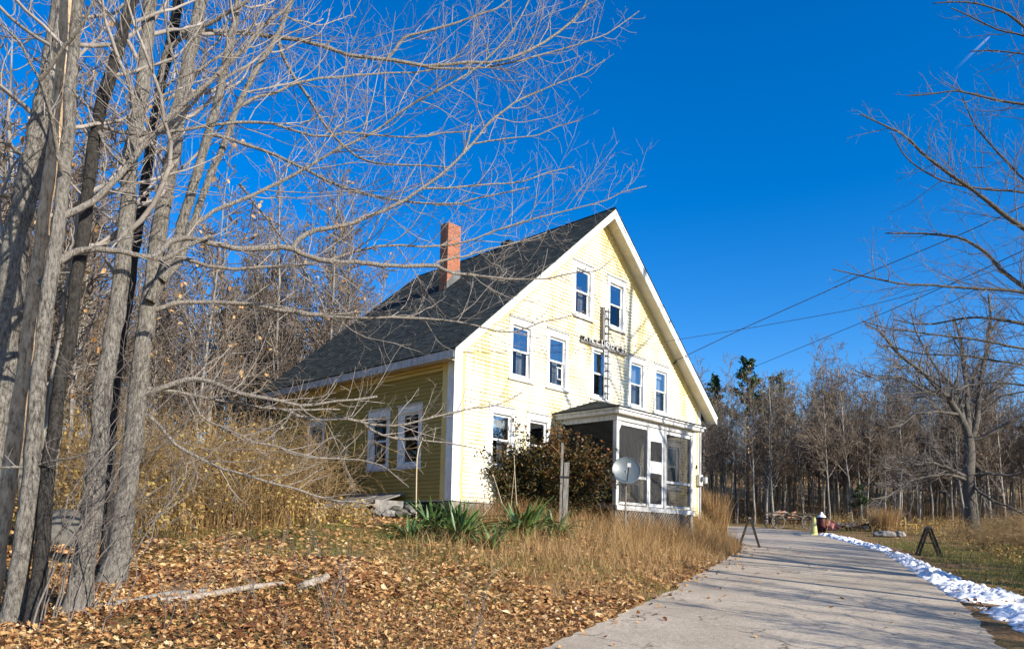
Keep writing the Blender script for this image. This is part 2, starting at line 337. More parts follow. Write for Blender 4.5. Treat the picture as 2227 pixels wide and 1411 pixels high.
TRACED = {"peeled":{"trunk":[[[-5.112,7.4,0.463,0.0855],[-5.07,7.452,1.126,0.0808],[-5.055,7.502,1.794,0.0774],[-5.039,7.538,2.272,0.0753],[-5.021,7.579,2.841,0.0729],[-5.008,7.62,3.422,0.0707],[-5.011,7.657,3.965,0.0687],[-5.001,7.675,4.215,0.0678],[-4.998,7.705,4.672,0.0662],[-4.993,7.729,5.032,0.0649],[-4.977,7.771,5.664,0.0629],[-4.976,7.798,6.085,0.0615],[-4.985,7.822,6.461,0.0603],[-4.989,7.846,6.843,0.0592],[-5.002,7.866,7.174,0.0582],[-5.043,7.9,7.732,0.0565]]],"br":[]},"grey":{"trunk":[[[-4.578,7.0,0.592,0.0886],[-4.575,7.022,0.82,0.0858],[-4.568,7.067,1.284,0.082],[-4.572,7.12,1.845,0.0782],[-4.589,7.165,2.332,0.0752],[-4.627,7.218,2.92,0.0719],[-4.635,7.263,3.431,0.0692],[-4.637,7.3,3.867,0.067],[-4.625,7.328,4.194,0.0654],[-4.622,7.348,4.438,0.0642],[-4.611,7.381,4.832,0.0623],[-4.618,7.409,5.182,0.0607],[-4.632,7.446,5.639,0.0587],[-4.661,7.491,6.208,0.0562],[-4.68,7.531,6.736,0.054],[-4.701,7.564,7.166,0.0522],[-4.734,7.6,7.657,0.0502]]],"br":[[[-4.625,7.329,4.204,0.0381],[-4.533,7.43,4.386,0.0351],[-4.366,7.539,4.466,0.0328],[-4.152,7.67,4.498,0.0304],[-3.965,7.782,4.485,0.0284],[-3.831,7.858,4.492,0.027],[-3.729,7.919,4.553,0.026],[-3.626,7.989,4.664,0.0248],[-3.512,8.063,4.779,0.0235],[-3.402,8.129,4.871,0.0224]],[[-3.886,7.827,4.489,0.0311],[-3.767,7.981,4.74,0.0311],[-3.634,8.082,4.82,0.0312],[-3.425,8.234,4.813,0.0314],[-3.265,8.344,4.828,0.0315],[-3.01,8.51,4.883,0.0317],[-2.834,8.621,4.947,0.0319],[-2.66,8.727,4.97,0.032]],[[-2.675,8.718,4.968,0.032],[-2.624,8.772,5.124,0.0301],[-2.462,8.847,5.255,0.0282],[-2.221,8.944,5.347,0.0262],[-2.001,9.031,5.442,0.0244],[-1.784,9.12,5.585,0.0227],[-1.631,9.183,5.688,0.0215],[-1.438,9.262,5.836,0.0201],[-1.24,9.354,6.053,0.0184],[-1.03,9.446,6.261,0.0167],[-0.839,9.532,6.476,0.0152],[-0.71,9.602,6.685,0.0139],[-0.67,9.658,6.887,0.013],[-0.648,9.718,7.113,0.0119]],[[-0.747,9.582,6.627,0.0176],[-0.58,9.694,6.883,0.0157],[-0.448,9.802,7.165,0.0144],[-0.244,9.916,7.411,0.0132],[-0.102,9.994,7.586,0.0123],[0.216,10.138,7.834,0.0108],[0.564,10.29,8.092,0.0093],[0.93,10.44,8.327,0.0079],[1.244,10.582,8.637,0.0065]],[[-0.626,9.663,6.812,0.0118],[-0.209,9.867,7.006,0.0098],[0.278,10.092,7.193,0.0082],[0.525,10.215,7.395,0.0073],[0.854,10.363,7.574,0.0063]],[[-2.66,8.727,4.97,0.0347],[-2.583,8.792,4.935,0.0337],[-2.5,8.853,4.921,0.0331],[-2.363,8.949,4.909,0.0323],[-2.228,9.039,4.939,0.0316],[-2.014,9.176,4.978,0.0306],[-1.798,9.309,5.026,0.0296],[-1.559,9.453,5.049,0.0286],[-1.34,9.581,5.1,0.0278],[-1.081,9.727,5.179,0.0268]],[[-1.081,9.727,5.179,0.0238],[-0.982,9.784,5.146,0.0224],[-0.852,9.854,5.123,0.0211],[-0.606,9.976,5.141,0.0192],[-0.247,10.149,5.165,0.0167],[0.208,10.36,5.229,0.0139],[0.499,10.491,5.308,0.0122],[0.844,10.647,5.452,0.0103],[1.187,10.792,5.526,0.0084],[1.438,10.927,5.783,0.0067]],[[-1.09,9.722,5.176,0.0178],[-1.022,9.782,5.257,0.0167],[-0.861,9.893,5.334,0.0152],[-0.701,9.999,5.403,0.014],[-0.442,10.175,5.568,0.0121],[-0.172,10.347,5.707,0.0103],[0.167,10.556,5.893,0.0082],[0.437,10.722,6.07,0.0066]],[[-1.258,9.346,6.033,0.0143],[-0.876,9.567,6.163,0.0122],[-0.429,9.813,6.335,0.0105],[0.042,10.058,6.49,0.0089],[0.416,10.259,6.75,0.0076],[0.798,10.446,6.927,0.0064]],[[-4.615,7.371,4.709,0.036],[-4.542,7.417,4.798,0.0349],[-4.393,7.497,4.909,0.0335],[-4.281,7.576,5.085,0.0323],[-4.161,7.676,5.345,0.0309],[-4.091,7.753,5.568,0.0299],[-4.011,7.819,5.747,0.0291],[-3.897,7.916,6.026,0.0278],[-3.822,7.974,6.193,0.0271],[-3.699,8.044,6.365,0.0263],[-3.52,8.15,6.643,0.025],[-3.356,8.255,6.949,0.0237],[-3.207,8.34,7.186,0.0227],[-3.072,8.445,7.539,0.0214],[-2.854,8.546,7.8,0.0201],[-2.658,8.671,8.218,0.0186]],[[-4.094,7.75,5.558,0.0166],[-4.045,7.717,5.752,0.0149],[-4.087,7.677,5.982,0.0134],[-4.119,7.63,6.258,0.0119],[-4.177,7.575,6.575,0.0102],[-4.205,7.513,6.936,0.0085],[-4.251,7.45,7.292,0.0068]],[[-3.842,7.959,6.149,0.017],[-3.747,7.89,6.349,0.0145],[-3.713,7.839,6.5,0.0131],[-3.761,7.764,6.711,0.0113],[-3.798,7.675,6.959,0.0093],[-3.811,7.559,7.284,0.0069]],[[-3.713,7.838,6.502,0.0168],[-3.502,7.926,6.666,0.0152],[-3.259,8.046,6.991,0.0136],[-3.077,8.147,7.31,0.0123],[-2.924,8.263,7.73,0.011],[-2.827,8.338,8.014,0.0102]],[[-4.67,7.0,5.946,0.0193],[-4.619,7.092,5.724,0.0212],[-4.604,7.171,5.52,0.0225],[-4.592,7.241,5.336,0.0236],[-4.581,7.3,5.177,0.0245]],[[-4.592,7.241,5.334,0.0199],[-4.592,7.052,5.7,0.0151],[-4.626,6.934,5.905,0.0129],[-4.673,6.872,5.993,0.0118],[-4.714,6.779,6.139,0.0102],[-4.785,6.708,6.215,0.0091],[-4.871,6.641,6.256,0.0081]],[[-4.625,6.94,5.895,0.0212],[-4.5,6.9,5.982,0.019],[-4.387,6.85,6.118,0.017],[-4.242,6.801,6.229,0.0152],[-4.112,6.749,6.359,0.0134],[-4.015,6.698,6.5,0.0118],[-3.938,6.64,6.67,0.0101]],[[-4.633,7.311,3.99,0.0246],[-4.796,7.356,4.013,0.0213],[-4.75,7.396,4.122,0.0191],[-4.675,7.439,4.21,0.0169],[-4.592,7.496,4.353,0.0143],[-4.563,7.548,4.519,0.012],[-4.651,7.611,4.738,0.0093]],[[-4.584,7.151,2.175,0.0131],[-4.372,7.094,2.236,0.0106],[-4.163,7.04,2.253,0.0089],[-3.967,6.986,2.303,0.0073],[-3.838,6.951,2.332,0.0064]],[[-4.584,7.151,2.175,0.0131],[-4.731,7.052,2.164,0.0105],[-4.875,6.951,2.13,0.0085]]]},"wide":{"trunk":[[[-6.28,9.0,1.845,0.1783],[-6.277,9.034,2.401,0.1678],[-6.266,9.082,3.195,0.1573],[-6.278,9.119,3.808,0.1502],[-6.283,9.155,4.433,0.1436],[-6.288,9.191,5.067,0.1372],[-6.253,9.21,5.384,0.1341],[-6.221,9.227,5.691,0.1311],[-6.19,9.251,6.124,0.1271],[-6.164,9.269,6.443,0.1242],[-6.132,9.29,6.815,0.1208],[-6.108,9.306,7.114,0.1182],[-6.095,9.328,7.518,0.1148],[-6.069,9.343,7.803,0.1123],[-6.051,9.362,8.169,0.1093],[-6.041,9.379,8.497,0.1066],[-6.036,9.4,8.895,0.1034]]],"br":[[[-6.185,9.255,6.195,0.0339],[-6.349,9.22,6.346,0.029],[-6.511,9.19,6.447,0.0257],[-6.722,9.155,6.484,0.0224]],[[-6.221,9.227,5.692,0.0395],[-6.397,9.179,5.754,0.0314],[-6.592,9.127,5.755,0.0251]]]},"dark":{"trunk":[[[-4.316,6.9,0.652,0.0645],[-4.363,7.027,1.234,0.0633],[-4.435,7.181,1.983,0.0625],[-4.482,7.296,2.575,0.062],[-4.502,7.374,2.986,0.0617],[-4.51,7.422,3.242,0.0615],[-4.488,7.468,3.489,0.0614],[-4.529,7.581,4.129,0.061],[-4.54,7.628,4.404,0.0608],[-4.547,7.677,4.689,0.0606],[-4.567,7.749,5.125,0.0604],[-4.587,7.844,5.712,0.06],[-4.587,7.924,6.22,0.0597],[-4.52,8.005,6.738,0.0594],[-4.491,8.053,7.05,0.0592],[-4.465,8.099,7.354,0.059],[-4.416,8.155,7.726,0.0588],[-4.398,8.2,8.039,0.0587]]],"br":[[[-4.587,7.886,5.982,0.0217],[-4.461,7.983,5.958,0.0207],[-4.236,8.135,6.021,0.0197],[-3.913,8.343,6.187,0.0184],[-3.618,8.524,6.357,0.0174],[-3.305,8.705,6.518,0.0164],[-2.986,8.877,6.606,0.0155],[-2.707,9.036,6.542,0.0146],[-2.417,9.18,6.604,0.0138],[-2.202,9.29,6.743,0.0132],[-1.805,9.476,6.794,0.0122],[-1.404,9.656,6.876,0.0111],[-1.055,9.809,7.033,0.0102],[-0.632,9.986,7.174,0.0092]],[[-4.587,7.886,5.982,0.0217],[-4.478,7.822,5.749,0.0186],[-4.321,7.761,5.567,0.0165],[-4.182,7.714,5.444,0.0149],[-4.105,7.686,5.372,0.0141]]]},"lean":{"trunk":[[[-4.302,7.5,0.712,0.1032],[-4.28,7.523,0.868,0.1013],[-4.27,7.558,1.115,0.0993],[-4.257,7.6,1.412,0.0973],[-4.266,7.669,1.921,0.0944],[-4.271,7.715,2.269,0.0926],[-4.302,7.784,2.796,0.0901],[-4.309,7.838,3.221,0.0881],[-4.283,7.899,3.713,0.086],[-4.282,7.967,4.268,0.0837],[-4.296,8.035,4.844,0.0814],[-4.301,8.075,5.189,0.08],[-4.343,8.131,5.685,0.0782],[-4.319,8.198,6.292,0.0759],[-4.314,8.266,6.913,0.0737],[-4.329,8.318,7.403,0.072],[-4.336,8.356,7.768,0.0708],[-4.359,8.4,8.199,0.0693]]],"br":[[[-4.282,7.966,4.261,0.0195],[-4.335,7.846,4.391,0.0146],[-4.374,7.743,4.501,0.0115],[-4.418,7.666,4.569,0.0094]],[[-3.783,8.6,5.184,0.0237],[-3.636,8.693,5.39,0.0224],[-3.313,8.846,5.626,0.021],[-3.064,8.963,5.831,0.0201],[-2.798,9.086,6.056,0.0192],[-2.675,9.143,6.171,0.0187],[-2.326,9.305,6.516,0.0175],[-2.022,9.428,6.731,0.0166],[-1.774,9.538,6.986,0.0159],[-1.482,9.674,7.338,0.0149],[-1.216,9.777,7.554,0.0141],[-0.944,9.88,7.774,0.0134],[-0.648,9.995,8.053,0.0125],[-0.365,10.12,8.424,0.0116],[-0.152,10.222,8.758,0.0109],[-0.007,10.313,9.095,0.0102],[0.114,10.4,9.435,0.0095]]]},"slim":{"trunk":[[[-5.245,9.8,0.771,0.0647],[-5.275,9.841,1.601,0.0641],[-5.315,9.89,2.632,0.0636],[-5.335,9.928,3.438,0.0633],[-5.31,9.949,3.88,0.0632],[-5.274,9.967,4.269,0.0631],[-5.243,9.998,4.952,0.0629],[-5.205,10.03,5.652,0.0627],[-5.149,10.055,6.218,0.0625],[-5.13,10.073,6.627,0.0624],[-5.11,10.09,7.026,0.0623],[-5.077,10.108,7.444,0.0622],[-5.056,10.121,7.754,0.0622],[-5.013,10.138,8.136,0.0621],[-4.966,10.148,8.374,0.062],[-4.925,10.162,8.698,0.0619],[-4.885,10.177,9.052,0.0619],[-4.86,10.2,9.623,0.0617]]],"br":[[[-5.078,10.108,7.432,0.0371],[-4.985,10.019,7.925,0.0331],[-4.926,9.965,8.224,0.0312],[-4.657,9.911,8.393,0.0295],[-4.389,9.863,8.498,0.0281],[-4.057,9.802,8.647,0.0263],[-3.793,9.753,8.762,0.0249],[-3.597,9.708,8.929,0.0237]],[[-4.949,10.154,8.511,0.0403],[-5.159,10.213,8.606,0.039],[-4.97,10.289,8.732,0.0378],[-4.814,10.348,8.784,0.037],[-4.509,10.459,8.84,0.0356],[-4.199,10.569,8.939,0.0343],[-3.922,10.666,8.977,0.0332],[-3.663,10.755,8.995,0.0323],[-3.426,10.834,9.034,0.0314],[-3.196,10.911,9.034,0.0306],[-2.911,11.007,9.003,0.0295],[-2.693,11.082,8.955,0.0287],[-2.184,11.241,9.027,0.0271],[-1.82,11.353,9.049,0.0259],[-1.468,11.461,9.029,0.0248],[-1.114,11.567,9.167,0.0236],[-0.899,11.63,9.244,0.023],[-0.42,11.765,9.329,0.0215],[0.005,11.891,9.572,0.0202],[0.447,12.027,9.914,0.0187],[0.828,12.156,10.323,0.0173],[1.075,12.26,10.725,0.0161],[1.221,12.354,11.141,0.0151]],[[-1.477,11.458,9.029,0.021],[-0.987,11.658,9.144,0.0184],[-0.549,11.831,9.282,0.0167],[-0.099,12.008,9.511,0.0151],[0.364,12.188,9.779,0.0135],[0.923,12.396,10.08,0.0117],[1.501,12.61,10.451,0.0099],[2.103,12.858,11.071,0.0079]],[[-3.642,10.762,8.998,0.0296],[-3.613,10.82,8.824,0.0277],[-3.447,10.94,8.492,0.025],[-3.247,11.034,8.278,0.0232],[-3.027,11.167,7.914,0.0208],[-2.821,11.26,7.69,0.0191],[-2.514,11.374,7.468,0.0172],[-2.274,11.444,7.427,0.016],[-1.906,11.546,7.457,0.0143],[-1.504,11.654,7.521,0.0125],[-1.101,11.762,7.539,0.0108]],[[-2.09,11.27,9.033,0.0241],[-1.852,11.384,9.481,0.0207],[-1.678,11.432,9.556,0.0196],[-1.291,11.539,9.756,0.0173],[-0.86,11.658,10.007,0.0149],[-0.419,11.777,10.261,0.0126],[-0.122,11.87,10.578,0.0109]]]},"fork":{"trunk":[[[-4.789,9.1,0.859,0.1302],[-4.769,9.116,1.024,0.1275],[-4.746,9.139,1.271,0.1247],[-4.726,9.161,1.505,0.1225],[-4.717,9.216,2.113,0.1173],[-4.718,9.261,2.612,0.1136],[-4.716,9.299,3.038,0.1106],[-4.709,9.328,3.375,0.1083],[-4.709,9.383,4.017,0.1042],[-4.684,9.412,4.359,0.1021],[-4.667,9.438,4.668,0.1002],[-4.66,9.483,5.217,0.097],[-4.629,9.529,5.784,0.0938],[-4.564,9.589,6.537,0.0896],[-4.523,9.644,7.246,0.0859],[-4.474,9.699,7.964,0.0822],[-4.418,9.727,8.329,0.0803],[-4.39,9.764,8.823,0.0779],[-4.367,9.8,9.315,0.0755]],[[-4.613,9.3,4.474,0.0665],[-4.533,9.337,4.696,0.0643],[-4.476,9.361,4.837,0.0633],[-4.424,9.398,5.081,0.0619],[-4.37,9.434,5.314,0.0606],[-4.327,9.485,5.66,0.0589],[-4.26,9.536,6.012,0.0572],[-4.239,9.563,6.199,0.0564],[-4.153,9.649,6.805,0.0538],[-4.064,9.734,7.419,0.0514],[-4.015,9.818,8.053,0.049],[-3.958,9.885,8.57,0.0471],[-3.95,9.935,8.96,0.0458],[-3.947,10.0,9.484,0.044]],[[-4.478,9.3,4.744,0.0512],[-4.393,9.353,4.884,0.0497],[-4.332,9.389,4.977,0.0489],[-4.273,9.505,5.369,0.0469],[-4.23,9.603,5.713,0.0454],[-4.181,9.703,6.073,0.044],[-4.124,9.806,6.449,0.0425],[-4.047,9.89,6.752,0.0414],[-3.962,10.053,7.383,0.0392],[-3.882,10.143,7.726,0.038],[-3.783,10.238,8.092,0.0368],[-3.705,10.303,8.342,0.036],[-3.614,10.36,8.548,0.0352],[-3.501,10.458,8.94,0.0339],[-3.38,10.6,9.544,0.0321]]],"br":[[[-4.711,9.318,3.261,0.0399],[-4.535,9.411,3.366,0.0369],[-4.294,9.535,3.515,0.0341],[-4.099,9.625,3.574,0.0323],[-3.952,9.69,3.567,0.031],[-3.75,9.79,3.458,0.0291],[-3.473,9.909,3.4,0.0269],[-3.24,10.007,3.374,0.0252],[-2.877,10.154,3.326,0.0225],[-2.508,10.301,3.431,0.0199],[-2.238,10.403,3.468,0.0181],[-1.933,10.518,3.549,0.0161]],[[-4.709,9.329,3.383,0.0257],[-4.586,9.421,3.378,0.0243],[-4.321,9.612,3.386,0.0224],[-3.807,9.96,3.328,0.0194],[-3.491,10.159,3.301,0.0177],[-3.28,10.286,3.309,0.0167],[-3.145,10.365,3.313,0.0161],[-2.84,10.539,3.342,0.0147],[-2.495,10.729,3.389,0.0131]],[[-3.149,10.363,3.312,0.0285],[-3.037,10.443,3.25,0.0269],[-2.966,10.494,3.208,0.0261],[-2.69,10.659,3.233,0.0239],[-2.309,10.877,3.276,0.0214],[-2.133,10.982,3.215,0.0202],[-1.846,11.137,3.217,0.0185],[-1.598,11.268,3.269,0.0171],[-1.385,11.383,3.355,0.0159],[-1.173,11.494,3.434,0.0147],[-0.951,11.608,3.523,0.0134],[-0.625,11.77,3.637,0.0117],[-0.345,11.901,3.681,0.0103],[-0.055,12.045,3.833,0.0087],[0.167,12.163,3.996,0.0074]],[[-2.201,10.942,3.238,0.0201],[-2.135,10.999,3.176,0.0188],[-1.95,11.127,3.089,0.0169],[-1.767,11.241,3.045,0.0154],[-1.536,11.376,3.061,0.0137],[-1.386,11.463,3.062,0.0127],[-1.056,11.648,3.057,0.0106],[-0.813,11.781,3.035,0.0091],[-0.514,11.942,3.002,0.0073]],[[-4.715,9.301,3.06,0.0256],[-4.692,9.315,3.076,0.0252],[-4.6,9.367,3.052,0.0243],[-4.511,9.432,2.965,0.0235],[-4.444,9.488,2.875,0.0228],[-4.349,9.583,2.706,0.0217],[-4.184,9.677,2.62,0.0207],[-3.859,9.859,2.441,0.0189],[-3.472,10.049,2.343,0.0171],[-3.201,10.179,2.259,0.0158],[-2.951,10.294,2.203,0.0147],[-2.694,10.412,2.114,0.0136],[-2.384,10.546,2.063,0.0123],[-2.037,10.69,2.058,0.011],[-1.932,10.739,1.997,0.0105],[-1.827,10.801,1.883,0.0099]],[[-4.213,9.687,3.374,0.0207],[-4.145,9.787,3.161,0.019],[-4.072,9.841,3.068,0.0183],[-3.786,9.984,2.954,0.0167],[-3.463,10.144,2.795,0.015],[-3.283,10.223,2.809,0.0142],[-3.012,10.348,2.702,0.0129],[-2.63,10.508,2.657,0.0114],[-2.146,10.702,2.668,0.0095],[-1.842,10.824,2.587,0.0083],[-1.593,10.948,2.375,0.0071],[-1.51,10.987,2.312,0.0067]],[[-4.683,9.413,4.374,0.0316],[-4.452,9.505,4.501,0.0308],[-4.225,9.588,4.575,0.0303],[-3.797,9.736,4.601,0.0295],[-3.411,9.866,4.637,0.0289],[-3.215,9.933,4.593,0.0286],[-2.867,10.045,4.578,0.0281],[-2.653,10.113,4.591,0.0278]],[[-3.45,9.853,4.634,0.0241],[-3.173,9.973,4.645,0.0222],[-2.905,10.091,4.598,0.0208],[-2.499,10.258,4.612,0.0191],[-2.078,10.425,4.644,0.0175],[-1.767,10.545,4.706,0.0164],[-1.283,10.726,4.751,0.0147],[-0.919,10.858,4.756,0.0135],[-0.539,10.995,4.728,0.0122],[-0.252,11.099,4.665,0.0113],[0.004,11.186,4.709,0.0105],[0.143,11.234,4.761,0.01],[0.388,11.325,4.907,0.0092],[0.864,11.483,5.065,0.0077],[1.07,11.553,5.164,0.0071]],[[-4.314,9.424,5.094,0.0259],[-4.177,9.486,5.058,0.0249],[-3.967,9.575,5.029,0.0239],[-3.691,9.688,5.033,0.0229],[-3.335,9.829,5.136,0.0216],[-3.017,9.952,5.201,0.0206],[-2.662,10.086,5.316,0.0195],[-2.503,10.147,5.394,0.019],[-2.254,10.242,5.528,0.0182],[-2.005,10.334,5.649,0.0175],[-1.712,10.436,5.729,0.0167],[-1.479,10.515,5.719,0.0161],[-1.117,10.635,5.788,0.0151],[-0.746,10.756,5.899,0.0142],[-0.377,10.884,6.127,0.0132],[0.086,11.035,6.357,0.012],[0.521,11.17,6.54,0.0109],[0.872,11.276,6.682,0.01],[1.431,11.441,6.91,0.0086],[1.717,11.534,7.132,0.0079],[2.038,11.624,7.235,0.0071]],[[-4.143,9.659,6.877,0.0266],[-3.897,9.771,6.884,0.0248],[-3.725,9.85,6.854,0.024],[-3.339,10.023,6.792,0.0222],[-3.014,10.171,6.69,0.0208],[-2.774,10.283,6.585,0.0198],[-2.535,10.382,6.537,0.0189],[-2.341,10.463,6.491,0.0182],[-1.868,10.644,6.47,0.0167],[-1.379,10.822,6.506,0.0151],[-0.869,11.001,6.599,0.0136],[-0.668,11.076,6.725,0.0129],[-0.219,11.23,6.886,0.0116],[0.164,11.359,7.044,0.0104]],[[-3.786,9.9,6.31,0.0182],[-3.619,9.973,6.089,0.0163],[-3.415,10.049,5.881,0.0149],[-3.226,10.131,5.62,0.0136],[-3.1,10.172,5.522,0.0129],[-2.993,10.23,5.317,0.012],[-2.824,10.315,5.022,0.0108],[-2.726,10.362,4.855,0.0101],[-2.69,10.4,4.703,0.0095]],[[-3.935,10.084,7.499,0.0247],[-3.73,10.259,7.766,0.0224],[-3.52,10.404,7.908,0.021],[-3.313,10.569,8.175,0.0196],[-2.972,10.787,8.391,0.0178],[-2.612,11.002,8.572,0.0161],[-2.171,11.253,8.78,0.0141],[-1.706,11.503,8.966,0.0122],[-1.362,11.684,9.153,0.0107]]]},"near":{"trunk":[[[12.248,16.5,1.048,0.2219],[12.429,16.55,3.578,0.189],[12.589,16.597,6.076,0.1655],[12.742,16.637,8.21,0.1477],[12.908,16.673,10.173,0.1325],[13.099,16.713,12.403,0.1162],[13.337,16.76,15.148,0.0974],[13.559,16.8,17.494,0.0822]]],"br":[[[12.678,16.621,7.321,0.0805],[11.932,16.448,8.332,0.0616],[11.329,16.349,8.744,0.0534],[10.755,16.26,9.063,0.0466],[9.994,16.136,9.547,0.0377],[9.407,16.044,9.868,0.0315],[8.856,15.953,10.217,0.0256],[8.469,15.877,10.576,0.0209],[7.972,15.805,10.744,0.0165],[7.403,15.721,10.943,0.0115]],[[12.826,16.655,9.206,0.0367],[12.046,16.552,9.619,0.0305],[11.446,16.484,9.639,0.0274],[10.627,16.392,9.63,0.0236],[10.038,16.324,9.66,0.021],[9.454,16.255,9.752,0.0185],[9.026,16.199,9.937,0.0166],[8.599,16.138,10.193,0.0145],[8.239,16.055,10.744,0.0118]],[[12.947,16.681,10.624,0.0441],[12.375,16.633,11.564,0.0338],[11.584,16.598,11.779,0.0281],[10.988,16.572,11.849,0.0243],[10.339,16.544,11.972,0.0204],[9.951,16.527,12.03,0.0181],[9.452,16.505,11.929,0.0152],[8.88,16.481,11.846,0.0121]],[[13.034,16.699,11.637,0.0515],[12.238,16.527,13.04,0.0344],[11.523,16.435,13.547,0.0275],[11.105,16.382,13.821,0.0238],[10.511,16.319,13.961,0.0195],[9.997,16.267,13.976,0.0162],[9.318,16.199,13.877,0.0119]],[[12.99,16.69,11.129,0.0367],[12.53,16.918,13.368,0.024],[11.91,16.996,13.715,0.0205],[11.356,17.061,13.874,0.0178],[10.836,17.128,14.221,0.0151],[10.328,17.19,14.51,0.0126]],[[12.976,16.687,10.96,0.0294],[12.684,17.14,13.178,0.02],[12.11,17.3,13.479,0.0174],[11.42,17.479,13.666,0.0146],[10.994,17.587,13.705,0.0129]],[[12.777,16.645,8.629,0.044],[12.355,16.984,9.652,0.0338],[11.966,17.22,10.312,0.0284],[11.443,17.54,11.274,0.0215],[11.144,17.735,11.909,0.0175],[11.007,17.945,12.738,0.0132]],[[12.591,16.598,6.112,0.0731],[12.229,16.771,7.069,0.0574],[11.676,16.906,7.595,0.0481],[11.191,17.021,8.049,0.0408],[10.981,17.095,8.456,0.0362],[10.552,17.189,8.804,0.0306],[10.214,17.252,8.934,0.0269],[9.511,17.375,9.014,0.0198],[8.797,17.498,9.049,0.0128]],[[12.632,16.609,6.674,0.0512],[11.894,16.441,7.222,0.0421],[11.278,16.335,7.278,0.0377],[10.259,16.159,7.269,0.0312],[9.058,15.947,7.254,0.0242],[8.2,15.794,7.213,0.0195],[7.519,15.666,7.294,0.0158],[6.687,15.509,7.399,0.0114]],[[12.55,16.586,5.473,0.0511],[12.064,16.711,6.516,0.0386],[11.558,16.771,6.692,0.0339],[10.86,16.851,6.839,0.0281],[10.339,16.909,6.856,0.0241],[9.632,16.989,6.702,0.0188],[9.282,17.027,6.706,0.0163],[8.751,17.086,6.82,0.0125]],[[12.53,16.58,5.155,0.0401],[11.884,16.481,5.979,0.0323],[11.306,16.429,6.026,0.0291],[10.345,16.34,6.158,0.0242],[9.2,16.235,6.249,0.0189],[8.078,16.13,6.34,0.014],[7.564,16.08,6.467,0.0118]],[[12.51,16.574,4.839,0.0365],[11.979,16.633,5.548,0.0299],[11.462,16.67,5.712,0.0268],[10.224,16.754,5.927,0.0205],[9.159,16.825,5.964,0.0156],[8.444,16.874,6.163,0.0124]],[[12.495,16.569,4.602,0.0365],[11.824,16.433,5.139,0.0297],[11.224,16.342,5.19,0.0262],[10.418,16.22,5.208,0.022],[9.441,16.069,5.025,0.0173],[8.666,15.947,4.884,0.0138],[8.172,15.869,4.838,0.0116]]]},"spread":{"trunk":[[[25.76,42.0,2.374,0.379],[25.682,42.0,3.397,0.3514],[25.664,42.0,4.865,0.3231],[25.586,42.0,5.975,0.304],[25.659,42.0,6.885,0.2894],[25.703,42.0,7.666,0.2773]],[[25.703,42.0,7.666,0.2105],[25.378,41.862,8.422,0.1864],[24.831,41.691,9.294,0.1644],[24.019,41.506,10.075,0.1434],[23.184,41.319,10.849,0.1238],[22.39,41.155,11.444,0.1078],[21.184,40.922,12.19,0.0861],[20.076,40.65,13.358,0.0621],[19.225,40.5,13.683,0.0495]],[[25.729,42.0,7.667,0.2105],[25.689,42.151,8.734,0.1761],[25.751,42.3,9.814,0.1509],[25.852,42.43,10.77,0.1308],[25.812,42.618,12.146,0.1037],[25.822,42.806,13.541,0.0781],[25.567,43.0,14.95,0.0526]],[[25.754,42.0,7.668,0.2105],[25.961,42.026,8.067,0.1958],[26.165,42.074,8.863,0.1764],[26.286,42.116,9.582,0.1614],[26.573,42.217,11.298,0.1296],[27.058,42.33,13.227,0.0971],[27.341,42.421,14.816,0.0724],[27.292,42.5,16.192,0.052]]],"br":[[[25.382,41.864,8.412,0.1152],[25.317,42.105,9.638,0.0962],[25.208,42.283,10.54,0.0856],[24.609,42.488,11.314,0.0744],[23.797,42.83,12.8,0.0571],[23.326,43.099,14.111,0.0441],[23.223,43.364,15.559,0.0318]],[[25.695,42.0,7.532,0.1348],[26.325,41.707,7.823,0.1142],[26.976,41.387,8.204,0.0976],[27.982,40.845,8.961,0.0734],[28.612,40.5,9.423,0.0594]],[[25.622,42.0,5.47,0.1155],[24.405,41.57,5.91,0.0928],[23.147,41.139,6.225,0.076],[21.914,40.732,6.032,0.0619],[20.691,40.311,5.667,0.0485],[19.797,40.0,5.792,0.0391]],[[25.631,42.0,5.338,0.1059],[24.008,41.337,5.626,0.0852],[22.695,40.808,5.427,0.0728],[21.401,40.266,5.107,0.0615],[19.75,39.464,4.162,0.0463],[18.68,39.0,3.995,0.0381]],[[25.614,42.0,5.577,0.1059],[26.31,41.359,5.728,0.0827],[26.924,40.757,5.513,0.0666],[27.66,40.0,5.713,0.0489]],[[25.642,42.0,5.178,0.0963],[26.055,40.627,4.111,0.0646],[26.351,39.953,3.84,0.0529],[26.664,39.0,3.329,0.0381]],[[24.998,41.744,9.027,0.0957],[23.48,41.181,9.049,0.0711],[21.88,40.578,8.786,0.0519],[20.873,40.109,8.062,0.0387],[19.946,39.744,7.864,0.0292]],[[24.2,41.548,9.9,0.0857],[22.741,41.185,10.192,0.0674],[21.264,40.775,10.847,0.0522],[19.542,40.353,10.668,0.0385],[18.406,40.048,11.006,0.0294]],[[26.284,42.116,9.571,0.0965],[27.265,42.266,10.502,0.0756],[28.486,42.472,11.902,0.0548],[29.656,42.616,12.497,0.0417]],[[26.184,42.08,8.976,0.0868],[27.275,41.495,10.091,0.0563],[28.281,41.08,10.29,0.0402]]]}}
